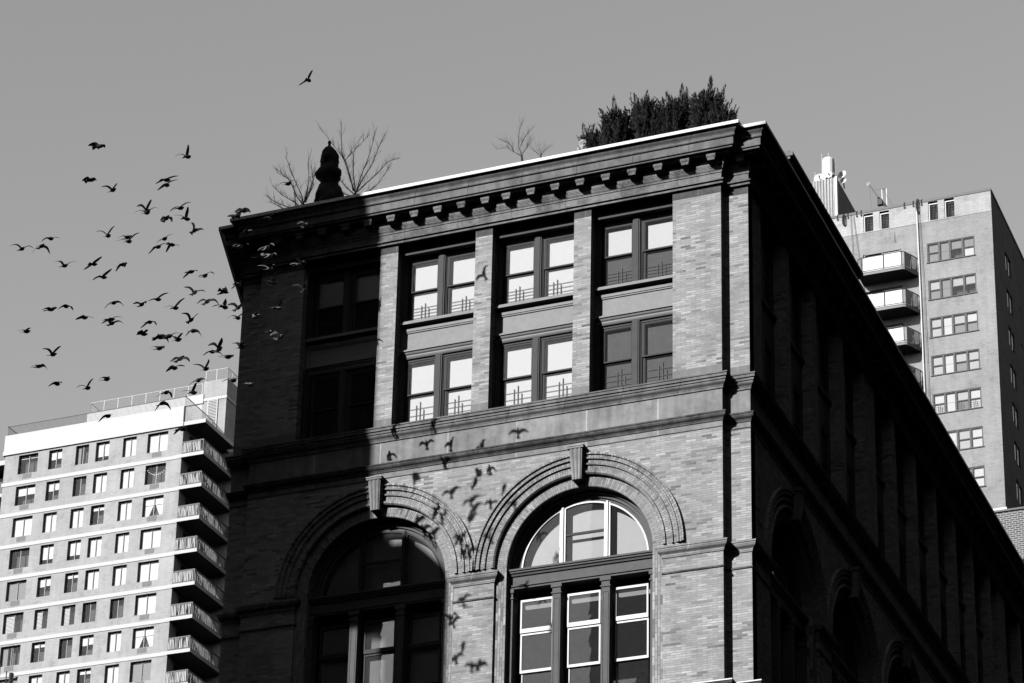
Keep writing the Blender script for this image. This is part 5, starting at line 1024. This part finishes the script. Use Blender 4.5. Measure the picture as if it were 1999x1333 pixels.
# ================================================================ pigeons
def featmat(name, v, v2):
    m, nt, n, l, b = newmat(name); ge = n.new('ShaderNodeNewGeometry'); l.new(ramp(n, l, noise(n, l, ge.outputs['Position'], 9, 3), [(.35, v), (.65, v2)]), b.inputs['Base Color']); b.inputs['Roughness'].default_value = .7; return m
FD = featmat('dark_feathers', .012, .03); FG = featmat('sunlit_grey_feathers', .10, .22); FW_ = featmat('sun_flash_feathers', .6, .8)  # grey and white put the sun caught on the birds into their colour
def pigeon(P, L, Rr, kind, lb, seed):
    r_ = random.Random(seed); P = Vector(P); wl_ = Vector(L) * 1.1; wr = Vector(Rr) * 1.1
    span = (wr - wl_).normalized()
    ax = (Vector(RT) * r_.uniform(.45, .8) + Vector(UP) * r_.uniform(.08, .32) + Vector(FW) * r_.uniform(.35, .7)); ax = (ax - span * ax.dot(span) * .55).normalized()   # heading: up and away to the right
    up = ax.cross(span).normalized()
    if up.z < 0: up = -up
    sd_ = up.cross(ax).normalized()
    m_ = MB(); fm = []                                                 # body: beak, head, breast, belly, fan tail
    prof = [(.175, .003), (.160, .012), (.148, .026), (.125, .032), (.105, .033), (.085, .046), (.04, .060), (-.01, .060), (-.06, .046), (-.10, .030), (-.125, .020), (-.16, .020), (-.24, .021)]
    n_ = 8
    for k, (t, r) in enumerate(prof):
        wide = 1.0 if k < 9 else (1.2, 1.6, 2.4, 3.4)[min(k - 9, 3)]; thin = 1.0 if k < 9 else (.7, .4, .25, .15)[min(k - 9, 3)]
        c = P + ax * t + up * (.012 if k < 5 else 0)
        for j in range(n_):
            a_ = 2 * math.pi * j / n_; m_.v.append(tuple(c + sd_ * (r * wide * math.cos(a_)) + up * (r * thin * math.sin(a_))))
    for k in range(len(prof) - 1):
        for j in range(n_): m_.f.append((k * n_ + j, k * n_ + (j + 1) % n_, (k + 1) * n_ + (j + 1) % n_, (k + 1) * n_ + j))
    m_.f.append(tuple(reversed(range(n_)))); m_.f.append(tuple((len(prof) - 1) * n_ + j for j in range(n_)))
    nb = len(m_.f)
    for tip in (wl_, wr):
        Ln = tip.length; d = tip / Ln; bow = up * (.05 * Ln / .33 + r_.uniform(-.02, .03)) + ax * .05
        back = -(ax - d * ax.dot(d)); back = back.normalized() if back.length > .2 else -ax
        rows = []
        for t, ch, off in ((-.02, .12, .02), (.12, .14, .03), (.3, .145, .045), (.5, .13, .04), (.68, .11, .02), (.84, .085, -.01), (.95, .05, -.04), (1.0, .018, -.06)):
            c = P + d * (Ln * t) + bow * math.sin(math.pi * min(1, max(0, t))) + up * .015
            lead = c + (-back) * off; rear = lead + back * ch; nn = d.cross(back).normalized()
            th = .010 * (1 - .7 * max(0, t)); camb = nn * (.012 * (1 - t))
            rows.append([lead, (lead + rear) / 2 + nn * th + camb, rear, (lead + rear) / 2 - nn * th + camb])
        if kind == 'g':
            for r in rows:
                r[2] = r[0].lerp(r[2], .75); r[1] = r[0].lerp(r[1], .8); r[3] = r[0].lerp(r[3], .8)
        b0 = len(m_.v)
        for r in rows: m_.v += [tuple(q) for q in r]
        for k in range(len(rows) - 1):
            for j in range(4): m_.f.append((b0 + k * 4 + j, b0 + k * 4 + (j + 1) % 4, b0 + (k + 1) * 4 + (j + 1) % 4, b0 + (k + 1) * 4 + j))
        m_.f.append(tuple(b0 + j for j in range(4))); m_.f.append(tuple(b0 + (len(rows) - 1) * 4 + j for j in reversed(range(4))))
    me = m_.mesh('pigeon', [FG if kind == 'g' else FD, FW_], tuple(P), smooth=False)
    nw = (len(m_.f) - nb) // 2
    for fi in range(nb, len(m_.f)):
        left = fi < nb + nw; k = ((fi - nb) % nw) // 4
        if (kind == 'wl' and left and k >= 1) or (kind == 'wr' and not left and k >= 2) or (kind == 'wt' and k >= 4): me.polygons[fi].material_index = 1
    for p in me.polygons: p.use_smooth = p.index < nb
    o = put('pigeon', me, None, tuple(P)); tag(o, lb, 'pigeon', 'pigeons flying past the brick building')
for i, (P, L, Rr, kind, lb) in enumerate(BIRDS): pigeon(P, L, Rr, kind, lb, 100 + i)

# ================================================================ unseen buildings: one shadows the left of the front, others added to block sky
M['far_brick'] = brickmat('street_brick', .10, .3, .09, .006, .3, .08, bump=0)
def street_block(name, boxes, lb, winface=None):
    o = thing(name, ((boxes[0][0] + boxes[0][1]) / 2, (boxes[0][2] + boxes[0][3]) / 2, 0), lb, 'building')
    m_ = MB()
    for b in boxes: m_.box(*b)
    build('wall', m_, M['far_brick'], o)
    m_ = MB(); x0, x1, y0, y1, z0, z1 = boxes[0]
    for z in [4 + 3.6 * k for k in range(int((z1 - 5) / 3.6))]:
        for x in [x0 + 1.5 + 3.2 * k for k in range(int((x1 - x0 - 2) / 3.2))]:
            for yy in (y0 - .05, y1): m_.box(x, x + 1.4, yy, yy + .05, z, z + 1.9)
        for y in [y0 + 1.5 + 3.2 * k for k in range(int((y1 - y0 - 2) / 3.2))]:
            for xx in (x0 - .05, x1): m_.box(xx, xx + .05, y, y + 1.4, z, z + 1.9)
    build('window', m_, M['alu'], o); return o
k_ = 26.0                                                              # metres towards the sun from the front
ox, oz = -.44 * k_, .535 * k_
street_block('corner_tower', [(-150, -13.40 + ox, YF - k_, YF - k_ + 8, 0, 92), (-13.40 + ox, -12.52 + ox, YF - k_, YF - k_ + 1.2, 35.3 + oz, 90)], 'dark tower across the street shading the left of the front, outside the view')  # overhang shaped to let a lit strip pass, length added to block sky
sg = MB(); sg.prism([(x + ox, z + oz if z else 0) for x, z in ((-12.40, 0), (-9.78, 0), (-9.80, 36.3), (-10.42, 37.30), (-11.5, 38.35), (-12.40, 38.4))], lambda p, q, c: (p, c, q), YF - k_ + .02, YF - k_ + .42)  # added thin wall, outline cut to shape the shadow on the left arch
tag(build('shadow_wall', sg, M['far_brick'], org=(-11 + ox, YF - k_, 0)), 'thin added wall, unseen, cut to shape the shadow on the left arched window', 'building')
street_block('sky_blocker', [(36, 62, -100, 66, 0, 112)], 'unseen dark block added across the side street to block sky light')  # added to keep sky light off the side wall
street_block('sky_blocker', [(-28, 34, -140, -112, 0, 210), (-48, -28.01, -140, -112, 0, 210), (-140, -48.01, -140, -112, 0, 66)], 'unseen dark block added behind the photographer to block sky light')  # added to keep sky light off the shadowed front
street_block('east_sky_blocker', [(12, 52, 80, 175, 0, 230)], 'unseen dark tower added right of the tall brick tower to block sky light')  # added to darken the side of the brick tower
